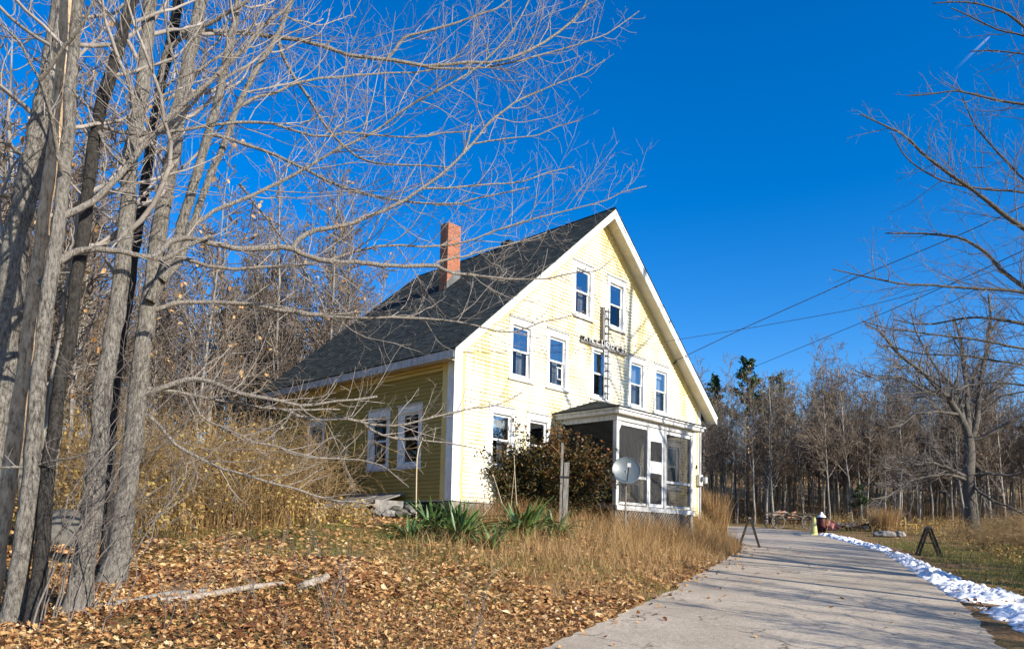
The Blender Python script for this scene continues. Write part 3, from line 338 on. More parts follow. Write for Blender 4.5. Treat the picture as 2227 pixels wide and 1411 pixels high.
STALKS = [[[[0.073, 16.0, 1.396], [-0.118, 16.05, 2.076], [-0.414, 16.1, 2.96]], 0.014, 'pale dry flower stalk leaning left across the shrub', 'stalk', 'dry stalks before the house'], [[[0.19, 16.2, 1.495], [0.091, 16.25, 2.484], [0.032, 16.3, 3.388]], 0.013, 'pale upright dry stalk in front of the shrub, left of the post', 'stalk', 'dry stalks before the house'], [[[-0.027, 16.3, 1.489], [-0.006, 16.35, 2.387], [0.057, 16.4, 3.197]], 0.009, 'thin dry stalk close beside the upright pale stalk', 'stalk', 'dry stalks before the house'], [[[-1.332, 17.2, 2.0], [-1.202, 17.25, 2.934], [-1.024, 17.3, 4.119]], 0.012, 'slender dry stalk leaning in front of the white corner board', 'stalk', 'dry stalks before the house'], [[[-2.103, 16.6, 1.847], [-2.124, 16.65, 2.663], [-2.133, 16.7, 3.437], [-2.017, 16.75, 3.809]], 0.02, 'pale bare sapling standing before the bulkhead', 'sapling', None], [[[-0.774, 15.6, 1.763], [-0.593, 15.65, 2.054], [-0.389, 15.7, 2.3]], 0.01, 'short dry stalk lying aslant above the yuccas', 'stalk', 'dry stalks before the house']]
DISHP = [2.891, 19.0, 3.37]
WIRES = [([[5.607, 25.789, 7.868], [7.77, 25.0, 8.859], [10.836, 23.5, 10.102], [13.483, 22.0, 11.047], [15.182, 20.5, 11.658]], 0.013, 'thick twisted service cable rising from the right rake of the house'), ([[-1.381, 18.607, 6.228], [-0.101, 19.873, 6.588], [1.744, 21.707, 7.128], [4.299, 23.97, 7.928], [5.369, 24.0, 8.143], [7.22, 23.0, 8.251], [9.903, 21.5, 8.459], [12.227, 20.0, 8.837], [13.284, 18.0, 8.972]], 0.008, 'thin cable crossing the gable front and running off to the right'), ([[17.899, 60.0, 15.219], [17.611, 52.0, 14.266], [18.446, 38.0, 13.308], [17.12, 28.0, 11.858], [16.25, 22.0, 11.037]], 0.016, 'lower cable running from the woods to the upper right')]
TRAIL = [[1957.698, 3000.0, 2132.809], [1792.585, 3000.0, 1968.431], 1.0]
SLIM = [(15.35, 15.63, 0.5), (16.65, 16.52, 0.52), (15.56, 18.74, 0.55), (17.94, 18.11, 0.5), (17.35, 20.33, 0.55), (19.73, 19.5, 0.6), (18.65, 21.72, 0.55), (18.35, 23.63, 0.6), (19.94, 23.71, 0.62), (19.65, 25.52, 0.6), (20.94, 26.91, 0.62), (14.35, 12.33, 0.42), (15.54, 9.51, 0.42), (10.26, 4.95, 0.3), (11.95, 4.53, 0.36), (11.36, 6.04, 0.36), (13.15, 5.72, 0.5), (11.36, 8.04, 0.42), (20.03, 13.99, 0.6), (21.82, 16.88, 0.62), (12.15, 3.52, 0.36), (9.66, 4.55, 0.32), (9.57, 6.55, 0.4), (10.77, 8.45, 0.42), (11.56, 9.35, 0.45), (11.16, 4.13, 0.4)]
SHADE = [(17.6, 13.2, 1.4), (21.0, 10.2, 1.45), (22.0, 4.0, .85), (27.5, 9.0, 1.0), (24.5, 14.0, .9), (16.5, 1.0, .5), (13.0, -1.0, .42), (31.0, 18.0, 1.0)]
POLE = (16.6, 7.2)
# ------------------------------------------------------------------ farmhouse (its own axes: x along the gable, y back, z up)
YAW = 0.813087
HX, HY, HZ = -1.4936, 18.5751, 2.5080
house = empty('farmhouse', (HX, HY, HZ), YAW)
tag(house, 'old yellow clapboard farmhouse with steep dark roof and a screened front porch', 'house')
def h2w(x, y, z):
    return (HX+x*math.cos(YAW)-y*math.sin(YAW), HY+x*math.sin(YAW)+y*math.cos(YAW), HZ+z)
def mesh(name, mats, parent, fn, smooth=False):
    g = Geo(); fn(g); return g.build(name, mats, parent, smooth)
W, D, APX, SL, MID = 12.135, 8.75, 9.34, .871, 6.07
CW = .98
FRONT_WIN = [(1.928, 3.347, 5.097), (3.47, 3.347, 5.097), (5.537, 3.347, 5.097), (7.53, 3.347, 5.097), (9.011, 3.347, 5.097),
             (4.613, 5.709, 7.434), (6.337, 5.709, 7.434), (1.234, .83, 2.572), (2.688, .83, 2.572), (9.8, .83, 2.572)]
LEFT_WIN = [(1.19, .83, 2.55), (2.544, .83, 2.55), (5.73, .83, 2.55)]
DOOR = (5.1, .02, 2.2)
EXPO = .105
front = lambda u, z, o: (u, -o, z)
left = lambda u, z, o: (-o, u, z)
def zroof(u): return APX-.05-SL*abs(u-MID)
def spans(lo0, hi0, lo1, hi1, opens, z0, z1):
    zm = (z0+z1)/2
    segs = [(lo0, hi0, lo1, hi1)]
    for (a, b) in sorted((a, b) for a, b, za, zb in opens if za < zm < zb):
        out = []
        for (l0, h0, l1, h1) in segs:
            if a >= max(h0, h1) or b <= min(l0, l1): out.append((l0, h0, l1, h1)); continue
            if a > max(l0, l1)+.02: out.append((l0, a, l1, a))
            if b < min(h0, h1)-.02: out.append((b, h0, b, h1))
        segs = out
    return segs
def clad(pf, name, u0, u1, gable, ztop, opens, cu0, cu1, flip):
    back = Geo(); boards = []
    k = 0; z = 0.0
    while z < ztop:
        z1 = min(z+EXPO, ztop)
        def lim(zz, a, b, off):
            if not gable: return a, b
            d = (APX-.05-off-zz)/SL
            return max(a, MID-d), min(b, MID+d)
        a0, b0 = lim(z, u0, u1, .06); a1, b1 = lim(z1, u0, u1, .06)
        for s in spans(a0, b0, a1, b1, opens, z, z1):
            V = [pf(s[0], z, -.012), pf(s[1], z, -.012), pf(s[3], z1, -.012), pf(s[2], z1, -.012)]
            back.add(V, [(0, 1, 2, 3)] if not flip else [(3, 2, 1, 0)])
        a0, b0 = lim(z, cu0, cu1, .40); a1, b1 = lim(z1+.01, cu0, cu1, .40)
        if b0-a0 > .15:
            for s in spans(a0, b0, a1, b1, opens, z, z1):
                # long runs are pieced from two boards with a butt joint
                pieces = [s]
                if s[1]-s[0] > 3.4:
                    c = random.uniform(s[0]+1.2, s[1]-1.2); pieces = [(s[0], c-.002, s[2], c-.002), (c+.002, s[1], c+.002, s[3])]
                for p in pieces:
                    j = random.uniform(-.0025, .0025); t = .036+random.uniform(-.004, .006)
                    boards.append((p, z+j, z1+.006, t))
        z += EXPO; k += 1
    wall = back.build(name, M['interior'], house)
    for p, za, zb, t in boards:
        g = Geo()
        V = [pf(p[0], za, t), pf(p[1], za, t), pf(p[3], zb, .004), pf(p[2], zb, .004),
             pf(p[0], za, -.008), pf(p[1], za, -.008), pf(p[3], zb, -.008), pf(p[2], zb, -.008)]
        Q = [(0, 1, 2, 3), (4, 5, 1, 0), (1, 5, 6, 2), (4, 0, 3, 7), (3, 2, 6, 7)]
        if flip: Q = [q[::-1] for q in Q]
        g.add(V, Q); g.build('clapboard', M['clap_shade'] if flip else M['clap'], wall)
    return wall
fo = [(x, x+CW, a, b) for x, a, b in FRONT_WIN]+[(DOOR[0], DOOR[0]+1.0, DOOR[1], DOOR[2])]
lo = [(y, y+CW, a, b) for y, a, b in LEFT_WIN]
front_wall = clad(front, 'front_wall', 0, W, True, 9.2, fo, .34, W-.24, False)
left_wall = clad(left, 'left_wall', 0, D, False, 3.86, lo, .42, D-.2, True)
mesh('right_wall', M['yellow_smooth'], house, lambda g: g.box(W-.02, W, .02, D, 0, 3.9))
mesh('back_wall', M['yellow_smooth'], house, lambda g: (g.box(.02, W-.02, D-.02, D, 0, 3.9), g.add([(.0, D, 3.9), (W, D, 3.9), (MID, D, 9.2)], None, [(2, 1, 0)])))
mesh('ceiling', M['interior'], house, lambda g: g.box(.05, W-.05, .05, D-.05, 3.0, 3.05))
mesh('floor', M['interior'], house, lambda g: g.box(.05, W-.05, .05, D-.05, -.1, -.05))
mesh('partition_wall', M['interior'], house, lambda g: (g.box(.05, W-.05, 2.4, 2.45, -.05, 3.0), g.box(1.4, W-1.4, 2.4, 2.45, 3.05, 5.2), g.box(3.4, W-3.4, 2.4, 2.45, 5.2, 7.0)))
# corner boards, frieze, rake, eaves
mesh('corner_board', M['white'], house, lambda g: (g.box(-.034, .24, -.034, 0, -.02, 3.95), g.box(-.034, 0, .001, .22, -.02, 3.62)))
mesh('corner_board', M['white'], house, lambda g: (g.box(W-.15, W+.034, -.034, 0, -.45, 3.95), g.box(W+.002, W+.034, .002, .2, -.4, 3.7)))
mesh('trim_board', M['yellow_smooth'], house, lambda g: g.box(.243, .34, -.022, -.002, .0, 3.86))
mesh('trim_board', M['yellow_smooth'], house, lambda g: g.box(W-.24, W-.153, -.022, -.002, .0, 3.75))
mesh('trim_board', M['yellow_smooth'], house, lambda g: g.box(-.022, -.002, .223, .42, .0, 3.4))
mesh('frieze_board', M['yellow_smooth'], house, lambda g: g.box(-.026, -.002, .223, D, 3.30, 3.66))
mesh('sill_board', M['white_old'], house, lambda g: (g.box(-.03, 0, .25, D, -.03, -.001), g.box(.24, 3.9, -.03, 0, -.03, -.001)))
def slope(g, side, y0, y1, e0, e1, d0, d1, mi=0):
    """strip lying along one roof slope; e0..e1 horizontal distance from the ridge, d0..d1 depth below the roof surface"""
    f = lambda e, d: (MID+side*e, APX-SL*e-d)
    V = []
    for y in (y0, y1):
        for e, d in ((e0, d0), (e1, d0), (e1, d1), (e0, d1)):
            x, z = f(e, d); V.append((x, y, z))
    Q = [(0, 1, 2, 3), (7, 6, 5, 4), (0, 4, 5, 1), (1, 5, 6, 2), (2, 6, 7, 3), (3, 7, 4, 0)]
    if side < 0: Q = [q[::-1] for q in Q]
    g.add(V, Q, mi=mi)
OH = MID+.42
for sd_ in (-1, 1):
    mesh('frieze_board', M['yellow_smooth'], house, lambda g: slope(g, sd_, -.024, -.003, .0, MID-.1, .17, .60))
    mesh('rake_board', M['white'], house, lambda g: slope(g, sd_, -.47, -.44, .0, OH, .025, .30))
    mesh('rake_moulding', M['white'], house, lambda g: slope(g, sd_, -.495, -.4705, .0, OH+.01, .022, .10))
    mesh('soffit', M['soffit'], house, lambda g: slope(g, sd_, -.439, -.025, .0, OH-.03, .17, .20))
    mesh('eave_fascia', M['white_old'], house, lambda g: g.box(MID+sd_*OH-.014, MID+sd_*OH+.014, -.43, D+.3, APX-SL*OH-.25, APX-SL*OH-.035))
    mesh('soffit', M['soffit'], house, lambda g: g.box(min(MID+sd_*OH, MID+sd_*(MID+.0)), max(MID+sd_*OH, MID+sd_*(MID+.0)), -.02, D+.28, APX-SL*OH-.20, APX-SL*OH-.18))
# roof: deck with shingles in courses
roof = mesh('roof', M['shingle'], house, lambda g: (slope(g, -1, -.50, D+.42, 0, OH+.02, .006, .035), slope(g, 1, -.50, D+.42, 0, OH+.02, .006, .035)))
CO = math.sqrt(1+SL*SL)
camh = np.array([-12.467, -13.851, -.9])
def shingle_box(side, s0, y0, y1, t, ln):
    V = []
    for y in (y0, y1):
        for s_, d in ((s0, t), (s0, -.004), (s0-ln, .001)):
            e = s_/CO
            nx, nz = side*SL/CO, 1/CO
            V.append((MID+side*e+nx*d, y, APX-SL*e+nz*d))
    Q = [(0, 3, 5, 2), (1, 4, 3, 0)]; T = [(0, 2, 1), (3, 4, 5)]
    if side < 0: Q = [q[::-1] for q in Q]; T = [q[::-1] for q in T]
    return V, Q, T
tabs = []
SLEN = (OH+.03)*CO
for side in (-1, 1):
    s_ = SLEN; k = 0
    while s_ > .1:
        y = -.51+(.17 if k % 2 else 0)-.2
        while y < D+.42:
            w = random.choice((.16, .22, .30, .34)); y0 = max(y, -.51); y1 = min(y+w-.006, D+.43)
            if y1-y0 > .04: tabs.append((side, s_, y0, y1, random.choice((.006, .009, .014, .016)), .155))
            y += w
        s_ -= .14; k += 1
def tabdist(t):
    e = t[1]/CO; return np.linalg.norm(np.array([MID+t[0]*e, (t[2]+t[3])/2, APX-SL*e])-camh)+(50 if t[0] > 0 else 0)
tabs.sort(key=tabdist)
for t in tabs[:300]:
    g = Geo(); g.add(*shingle_box(*t)); g.build('shingle', M['shingle'], roof)
g = Geo()
for t in tabs[300:]: g.add(*shingle_box(*t))
tag(g.build('shingles', M['shingle'], roof), kind='stuff')
mesh('ridge_cap', M['shingle'], roof, lambda g: (slope(g, -1, -.5, D+.42, 0, .14, -.014, .004), slope(g, 1, -.5, D+.42, 0, .14, -.014, .004)))
mesh('roof_vent', M['black'], roof, lambda g: g.box(6.0, 6.45, 4.0, 4.4, 9.25, 9.52))
# chimney of single bricks
CX0, CY0, CWd, CDp, CZ1 = 3.74, 4.67, .58, .40, 9.62
chim = mesh('chimney', M['mortar'], house, lambda g: g.box(CX0+.008, CX0+CWd-.008, CY0+.008, CY0+CDp-.008, 6.6, CZ1-.02))
def brick_mesh(l, d_, h):
    g = Geo(); g.box(0, l, 0, d_, 0, h); return g
bm_cache = {}
nb = 0; z = 7.05; k = 0
while z < CZ1-.05:
    for fx in range(4):
        ny = 3
        off = 0 if k % 2 else .1
        edges = sorted(set([0, CWd]+[v for v in (off+.213*i for i in range(5)) if .05 < v < CWd-.05]))
        for a, b_ in zip(edges[:-1], edges[1:]):
            l = b_-a-.012
            if nb >= 296: continue
            zz = z; o_ = random.uniform(-.003, .003)
            if fx == 0: bx = (CX0+a+.006, CX0+b_-.006, CY0-.002+o_, CY0+.09)
            elif fx == 1: bx = (CX0-.002+o_, CX0+.09, CY0+.1+(CDp-.1)*a/CWd, CY0+.1+(CDp-.1)*b_/CWd-.012)
            elif fx == 2: bx = (CX0+CWd-.09, CX0+CWd+.002+o_, CY0+.1+(CDp-.1)*a/CWd, CY0+.1+(CDp-.1)*b_/CWd-.012)
            else: continue
            if (APX-SL*abs(bx[0]-MID)) > zz+.12 and (APX-SL*abs(bx[1]-MID)) > zz+.12: continue
            g = Geo(); g.box(*bx, zz+.006, zz+.071); g.build('brick', M['brick'], chim); nb += 1
    z += .0775; k += 1
mesh('flashing', M['lead'], chim, lambda g: g.add([(CX0-.01, CY0-.012, 7.2), (CX0+CWd+.01, CY0-.012, 7.78), (CX0+CWd+.01, CY0-.012, 8.12), (CX0+.34, CY0-.012, 8.0), (CX0-.01, CY0-.012, 7.5),
     (CX0-.01, CY0+.02, 7.2), (CX0+CWd+.01, CY0+.02, 7.78), (CX0+CWd+.01, CY0+.02, 8.12), (CX0+.34, CY0+.02, 8.0), (CX0-.01, CY0+.02, 7.5)], [(0, 1, 2, 3), (2, 7, 8, 3)], [(0, 3, 4)]))
# windows
def window(pf, u, zb, zt, flip, parent=house, curtain=1, ajar=0, shade=0, refl=True):
    def bx(g, u0, u1, z0, z1, o0, o1, mi=0):
        P = [pf(a, c, o) for a, c, o in ((u0, z0, o0), (u1, z0, o0), (u1, z0, o1), (u0, z0, o1), (u0, z1, o0), (u1, z1, o0), (u1, z1, o1), (u0, z1, o1))]
        Q = [(3, 2, 1, 0), (4, 5, 6, 7), (0, 1, 5, 4), (1, 2, 6, 5), (2, 3, 7, 6), (3, 0, 4, 7)]
        if not flip: Q = [q[::-1] for q in Q]
        g.add(P, Q, mi=mi)
    cw, hd, sl_ = .13, .21, .07
    a, b_ = u+cw, u+CW-cw; z0, z1 = zb+.12, zt-hd
    g = Geo()
    bx(g, u, a, zb+.05, zt-hd, -.01, .034); bx(g, b_, u+CW, zb+.05, zt-hd, -.01, .034)
    bx(g, u-.01, u+CW+.01, zt-hd, zt-.02, -.01, .038); bx(g, a, b_, zb+.05, z0, -.01, .030)
    bx(g, a-.0, a+.012, z0, z1, -.14, -.011); bx(g, b_-.012, b_, z0, z1, -.14, -.011); bx(g, a+.012, b_-.012, z1-.012, z1, -.14, -.011); bx(g, a+.012, b_-.012, z0, z0+.012, -.14, -.011)
    w = g.build('window', M['white'], parent)
    g = Geo(); bx(g, u-.03, u+CW+.03, zt-.02, zt+.012, 0, .075); g.build('drip_cap', M['white_old'], w)
    g = Geo(); bx(g, u-.03, u+CW+.03, zb, zb+.05, 0, .07); g.build('sill', M['white_old'], w)
    zm = (z0+z1)/2+.02
    for (s0, s1, o, up_) in ((zm-.025, z1-.013, -.028, 1), (z0+.013, zm+.025, -.062, 0)):
        g = Geo(); l, r = a+.013, b_-.013
        bx(g, l, l+.055, s0, s1, o-.03, o); bx(g, r-.055, r, s0, s1, o-.03, o)
        bx(g, l+.055, r-.055, s0, s0+(.05 if up_ else .075), o-.03, o); bx(g, l+.055, r-.055, s1-.05, s1, o-.03, o)
        sa = g.build('sash', M['white'], w)
        g = Geo(); V = [pf(l+.05, s0+.045, o-.014), pf(r-.05, s0+.045, o-.014), pf(r-.05, s1-.045, o-.014), pf(l+.05, s1-.045, o-.014)]
        g.add(V, [(0, 1, 2, 3)] if not flip else [(3, 2, 1, 0)])
        g.build('pane', M['glass_side'] if flip else (M['glass'] if up_ else M['glass_screen']), w)
    if curtain:
        g = Geo(); n_ = 24
        for (c0, c1) in ((a-.05, a+.30), (b_-.30, b_+.05)):
            us = np.linspace(c0, c1, n_); V = []
            for i, uu in enumerate(us):
                V.append(pf(uu, z0-.05, -.24+.03*math.sin(i*1.9))); V.append(pf(uu, (z1+.05 if curtain > 1 else zm+.05), -.24+.02*math.sin(i*1.9+.4)))
            Q = [(2*i, 2*i+2, 2*i+3, 2*i+1) for i in range(n_-1)]
            g.add(V, Q)
        g.build('curtain', M['curtain'], w)
    if shade:
        g = Geo(); bx(g, a, b_, z1-shade, z1, -.17, -.165); g.build('roller_shade', M['curtain'], w)
    return w
for i, (x, a, b_) in enumerate(FRONT_WIN):
    window(front, x, a, b_, False, curtain=(1, 1, 0, 2, 2, 1, 0, 1, 0, 0)[i], shade=(.0, 0, 0, 0, .22, 0, .12, .34, .1, 0)[i])
for y, a, b_ in LEFT_WIN: window(left, y, a, b_, True, curtain=0)
# small white ornament hung in the lower sash of the second upstairs window
mesh('window_ornament', M['white'], house, lambda g: (g.box(3.98, 4.01, -.0, .012, 3.72, 4.02), g.box(4.16, 4.19, 0, .012, 3.72, 4.02), g.box(3.94, 4.23, 0, .012, 4.02, 4.05), g.box(3.98, 4.22, 0, .012, 3.69, 3.72)))
# front door, inside the porch
def door(g):
    x, a, b_ = DOOR
    g.box(x, x+.12, -.03, .0, a, b_); g.box(x+.88, x+1.0, -.03, 0, a, b_); g.box(x, x+1, -.035, 0, b_, b_+.16)
dr = mesh('door', M['white_old'], house, door)
mesh('door_leaf', M['wood_dark'], dr, lambda g: (g.box(DOOR[0]+.125, DOOR[0]+.875, .02, .05, .05, 2.17), g.box(DOOR[0]+.25, DOOR[0]+.75, .01, .02, .2, .9), g.box(DOOR[0]+.25, DOOR[0]+.75, .01, .02, 1.1, 1.95)))
# foundation
fnd = mesh('foundation', M['interior'], house, lambda g: g.box(.06, W-.06, .06, D-.06, -1.2, -.02))
def stones(n, pf, u0, u1, zt, zb, mat, par):
    u = u0
    while u < u1:
        w = random.uniform(.35, .8); g = Geo()
        z1 = zt; z0 = zb
        j = [random.uniform(-.015, .015) for _ in range(8)]
        V = [pf(u+.01, z0, .02+j[0]), pf(u+w-.01, z0, .02+j[1]), pf(u+w-.012+j[4], z1+j[5], .0+j[2]), pf(u+.012, z1+j[6], .0+j[3]),
             pf(u+.01, z0, -.3), pf(u+w-.01, z0, -.3), pf(u+w-.01, z1, -.3), pf(u+.01, z1, -.3)]
        g.add(V, [(0, 1, 2, 3), (1, 5, 6, 2), (4, 0, 3, 7), (3, 2, 6, 7)]); g.build('foundation_stone', mat, par); u += w
mesh('foundation_stone', M['stone'], fnd, lambda g: g.box(0.0, .42, .0, .40, -.95, -.045))
stones(6, front, .46, 4.1, -.06, -1.0, M['stone_dark'], fnd)
stones(9, lambda u, z, o: (-o+.12, u, z), .45, D, -.06, -.8, M['stone_dark'], fnd)
mesh('drain_pipe', M['black'], house, lambda g: g.tubes(np.array([(-.07, 3.87, .72), (-.07, 3.87, .05), (-.07, 3.86, -.3)]), np.full(3, .04), 8))
# meter and conduit on the right corner
mb = mesh('meter_box', M['white_old'], house, lambda g: (g.box(W-.30, W-.05, -.17, -.04, 1.12, 1.52), g.box(W-.02, W+.12, -.26, -.04, 1.22, 1.44)))
mesh('conduit', M['white_old'], mb, lambda g: g.tubes(np.array([(W-.06, -.07, 3.3), (W-.06, -.07, 1.5), (W-.06, -.07, -.4)]), np.full(3, .03), 6))
mesh('meter_dial', M['dish'], mb, lambda g: g.tubes(np.array([(W-.17, -.17, 1.36), (W-.17, -.27, 1.36)]), np.full(2, .085), 12, cap=True))
mesh('outlet_box', M['black'], house, lambda g: g.box(W-.34, W-.26, -.06, -.025, 1.72, 1.86))
# porch ------------------------------------------------------------
PX0, PX1, PY = 4.0, 8.0, -2.1
porch = mesh('porch', M['wood_grey'], house, lambda g: (g.box(PX0-.05, PX1+.05, PY-.04, -.03, -.06, .03)))
def pbox(name, mat, *b): return mesh(name, mat, porch, lambda g: g.box(*b))
for x in (PX0+.06, 5.55, 6.44, PX1-.06):
    pbox('post', M['white_old'], x-.06, x+.06, PY, PY+.12, .03, 2.32)
for x in (PX0, PX1-.12): pbox('post', M['white_old'], x, x+.12, -.16, -.04, .03, 2.32)
for x, s in ((PX0+.125, 1),):
    def brk(g):
        V = []
        for y in (PY+.02, PY+.09): V += [(x, y, 2.31), (x+.16, y, 2.31), (x+.10, y, 2.2), (x+.02, y, 2.05), (x, y, 1.85)]
        g.add(V, [(5, 6, 1, 0), (6, 7, 2, 1), (7, 8, 3, 2), (8, 9, 4, 3)], [(0, 1, 2), (0, 2, 3), (0, 3, 4), (7, 6, 5), (8, 7, 5), (9, 8, 5)])
    mesh('bracket', M['white'], porch, brk)
pbox('beam', M['white_old'], PX0-.02, PX1+.02, PY-.02, PY+.14, 2.325, 2.47)
pbox('beam', M['white_old'], PX0-.02, PX0+.14, PY+.141, -.03, 2.325, 2.47)
pbox('beam', M['white_old'], PX1-.14, PX1+.02, PY+.141, -.03, 2.325, 2.47)
pbox('porch_ceiling', M['white_old'], PX0+.0, PX1, PY+.15, -.03, 2.475, 2.49)
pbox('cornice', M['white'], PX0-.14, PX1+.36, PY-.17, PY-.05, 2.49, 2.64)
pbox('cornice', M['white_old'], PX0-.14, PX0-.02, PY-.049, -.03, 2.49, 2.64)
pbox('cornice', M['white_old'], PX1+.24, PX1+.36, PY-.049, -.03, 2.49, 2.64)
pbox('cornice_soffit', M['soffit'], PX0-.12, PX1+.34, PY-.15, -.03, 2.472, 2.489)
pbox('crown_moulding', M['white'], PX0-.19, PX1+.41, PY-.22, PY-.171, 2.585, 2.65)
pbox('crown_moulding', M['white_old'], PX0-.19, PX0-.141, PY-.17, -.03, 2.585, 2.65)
def proof(g):
    a, b_, c, d = (PX0-.22, PY-.25, 2.652), (PX1+.44, PY-.25, 2.652), (PX1+.44, -.03, 2.652), (PX0-.22, -.03, 2.652)
    e, f_ = (5.75, -.03, 3.30), (6.9, -.03, 3.30)
    L = [a, b_, c, d, e, f_]
    g.add(L, [(0, 1, 5, 4)], [(0, 4, 3), (1, 2, 5)])
    g.add([(p[0], p[1], p[2]-.02) for p in L], [(0, 3, 2, 1)])
    g.add([(PX0-.22, PY-.25, 2.632), (PX1+.44, PY-.25, 2.632), (PX1+.44, PY-.25, 2.656), (PX0-.22, PY-.25, 2.656), (PX0-.22, -.03, 2.632), (PX0-.22, -.03, 2.656)], [(0, 1, 2, 3), (4, 0, 3, 5)])
mesh('porch_roof', M['shingle'], porch, proof)
# lapped roofing courses on the left hip of the porch roof
for k in range(7):
    t0, t1 = k/7., (k+1)/7.
    def crs(g):
        A = np.array((PX0-.22, PY-.25, 2.656)); Dn = np.array((PX0-.22, -.03, 2.656)); E = np.array((5.75, -.03, 3.304))
        p, q = A+(E-A)*t0, Dn+(E-Dn)*t0; r_, s_ = A+(E-A)*t1, Dn+(E-Dn)*t1
        u_ = np.array((-.006, 0, .016))
        g.add([p+u_, q+u_, s_+(0, 0, .002), r_+(0, 0, .002), p, q], [(0, 3, 2, 1), (0, 1, 5, 4)])
    mesh('roofing_course', M['shingle'], porch, crs)
# rails, screens, lower panels
for z in (.80, .06): pbox('rail', M['white_old'], PX0+.125, 5.485, PY+.03, PY+.09, z, z+.07)
for z in (.78, .06): pbox('rail', M['white_old'], 6.505, PX1-.125, PY+.03, PY+.09, z, z+.07)
pbox('rail', M['white'], PX0+.125, 5.485, PY+.03, PY+.09, 2.22, 2.32); pbox('rail', M['white'], 6.505, PX1-.125, PY+.03, PY+.09, 2.22, 2.32)
for z in (.90, .56): pbox('rail', M['white_old'], PX0+.03, PX0+.09, PY+.13, -.17, z, z+.08)
for x0, x1 in ((PX0+.13, 5.48), (6.51, PX1-.13)): pbox('screen', M['screen'], x0, x1, PY+.055, PY+.058, .13, 2.22)
pbox('screen', M['screen_shade'], PX0+.055, PX0+.058, PY+.13, -.17, .1, 2.32)
pbox('screen', M['screen'], PX1-.058, PX1-.055, PY+.13, -.17, .1, 2.32)
for x in (4.3, 5.2): pbox('frame_stile', M['white_old'], x, x+.07, PY+.10, PY+.13, .13, .70)
pbox('frame_stile', M['white_old'], 4.37, 5.2, PY+.10, PY+.13, .63, .70)
pbox('frame_stile', M['white_old'], 6.75, 6.83, PY+.10, PY+.13, .13, .60)
sdoor = mesh('screen_door', M['white'], porch, lambda g: (g.box(5.615, 5.69, PY+.03, PY+.07, .05, 2.0), g.box(6.30, 6.375, PY+.03, PY+.07, .05, 2.0), g.box(5.69, 6.30, PY+.03, PY+.07, 1.93, 2.0), g.box(5.69, 6.30, PY+.03, PY+.07, .05, .14)))
mesh('door_panel', M['white'], porch, lambda g: g.box(5.69, 6.30, PY+.04, PY+.06, 1.02, 1.36))
pbox('door_header', M['white'], 5.615, 6.375, PY+.02, PY+.10, 2.005, 2.32)
pbox('screen', M['screen'], 5.69, 6.30, PY+.048, PY+.051, .14, 1.93)
for i, (x, w, h, m_) in enumerate(((4.25, .5, .27, 'cardboard'), (4.85, .45, .24, 'orange_wood'), (6.6, .5, .28, 'cardboard'))):
    pbox('box', M[m_], x, x+w, PY+.2, PY+.55, .032, h)
def cloth(g):
    us = np.linspace(PX0+.15, 5.1, 40); V = []
    for i, u in enumerate(us):
        for z_ in (.85, 1.5, 2.3): V.append((u, PY+.22+.05*math.sin(i*1.1)+.02*math.sin(i*2.7+z_), z_))
    g.add(V, [(3*i+j, 3*i+3+j, 3*i+4+j, 3*i+1+j) for i in range(39) for j in range(2)])
mesh('shade_cloth', M['shade_cloth'], porch, cloth)
pbox('added_screen', M['screen_shade'], 5.62, 6.5, PY+.2, PY+.203, .14, 2.3)  # added second sheet that darkens the porch seen through the screen door
pbox('porch_bench', M['wood_grey'], 4.3, 5.3, -.6, -.15, .38, .44)
# lattice skirt
pbox('skirt_board', M['white_old'], PX0-.03, PX1+.03, PY-.062, PY-.041, -.10, .025)
pbox('skirt_board', M['white_old'], PX0-.03, PX1+.03, PY-.045, PY-.030, -.72, -.64)
for d_ in (1, -1):
    x = PX0
    while x < PX1:
        a = (x, PY-.03+.012*d_, -.10); b_ = (x+.52*d_, PY-.03+.012*d_, -.62)
        if PX0-.02 < b_[0] < PX1+.02:
            g = Geo(); g.beam(a, b_, .035, .008, (0, 1, 0)); g.build('lattice_slat', M['wood_grey'], porch)
        x += .125
for x in (PX0+.05, PX1-.05): pbox('pier', M['wood_grey'], x-.07, x+.07, PY, PY+.14, -1.0, -.06)
pbox('crawl_space', M['interior'], PX0+.1, PX1-.1, PY+.25, -.1, -.9, -.07)
# sign of loose letters on a board, crossed by an upright letter board
sign = mesh('sign_board', M['wood_grey'], house, lambda g: g.box(4.95, 7.3, -.10, -.04, 4.98, 5.06))
mesh('sign_backing', M['wood_dark'], sign, lambda g: g.box(4.97, 7.28, -.045, -.03, 5.06, 5.20))
mesh('upright_board', M['wood_grey'], sign, lambda g: g.box(5.97, 6.07, -.14, -.025, 5.21, 6.28))
mesh('letter_board', M['white_old'], sign, lambda g: g.box(6.10, 6.28, -.10, -.085, 3.44, 6.33))
mesh('board_rail', M['dish'], sign, lambda g: g.box(6.285, 6.305, -.12, -.09, 3.42, 6.3))
for k in range(12):
    z = 3.6+.235*k
    if abs(z-5.1) < .14: continue
    g = Geo(); g.box(6.13, 6.38, -.125, -.101, z, z+.022); g.box(6.13, 6.15, -.125, -.101, z-.04, z); g.build('rung', M['wood_dark'], sign)
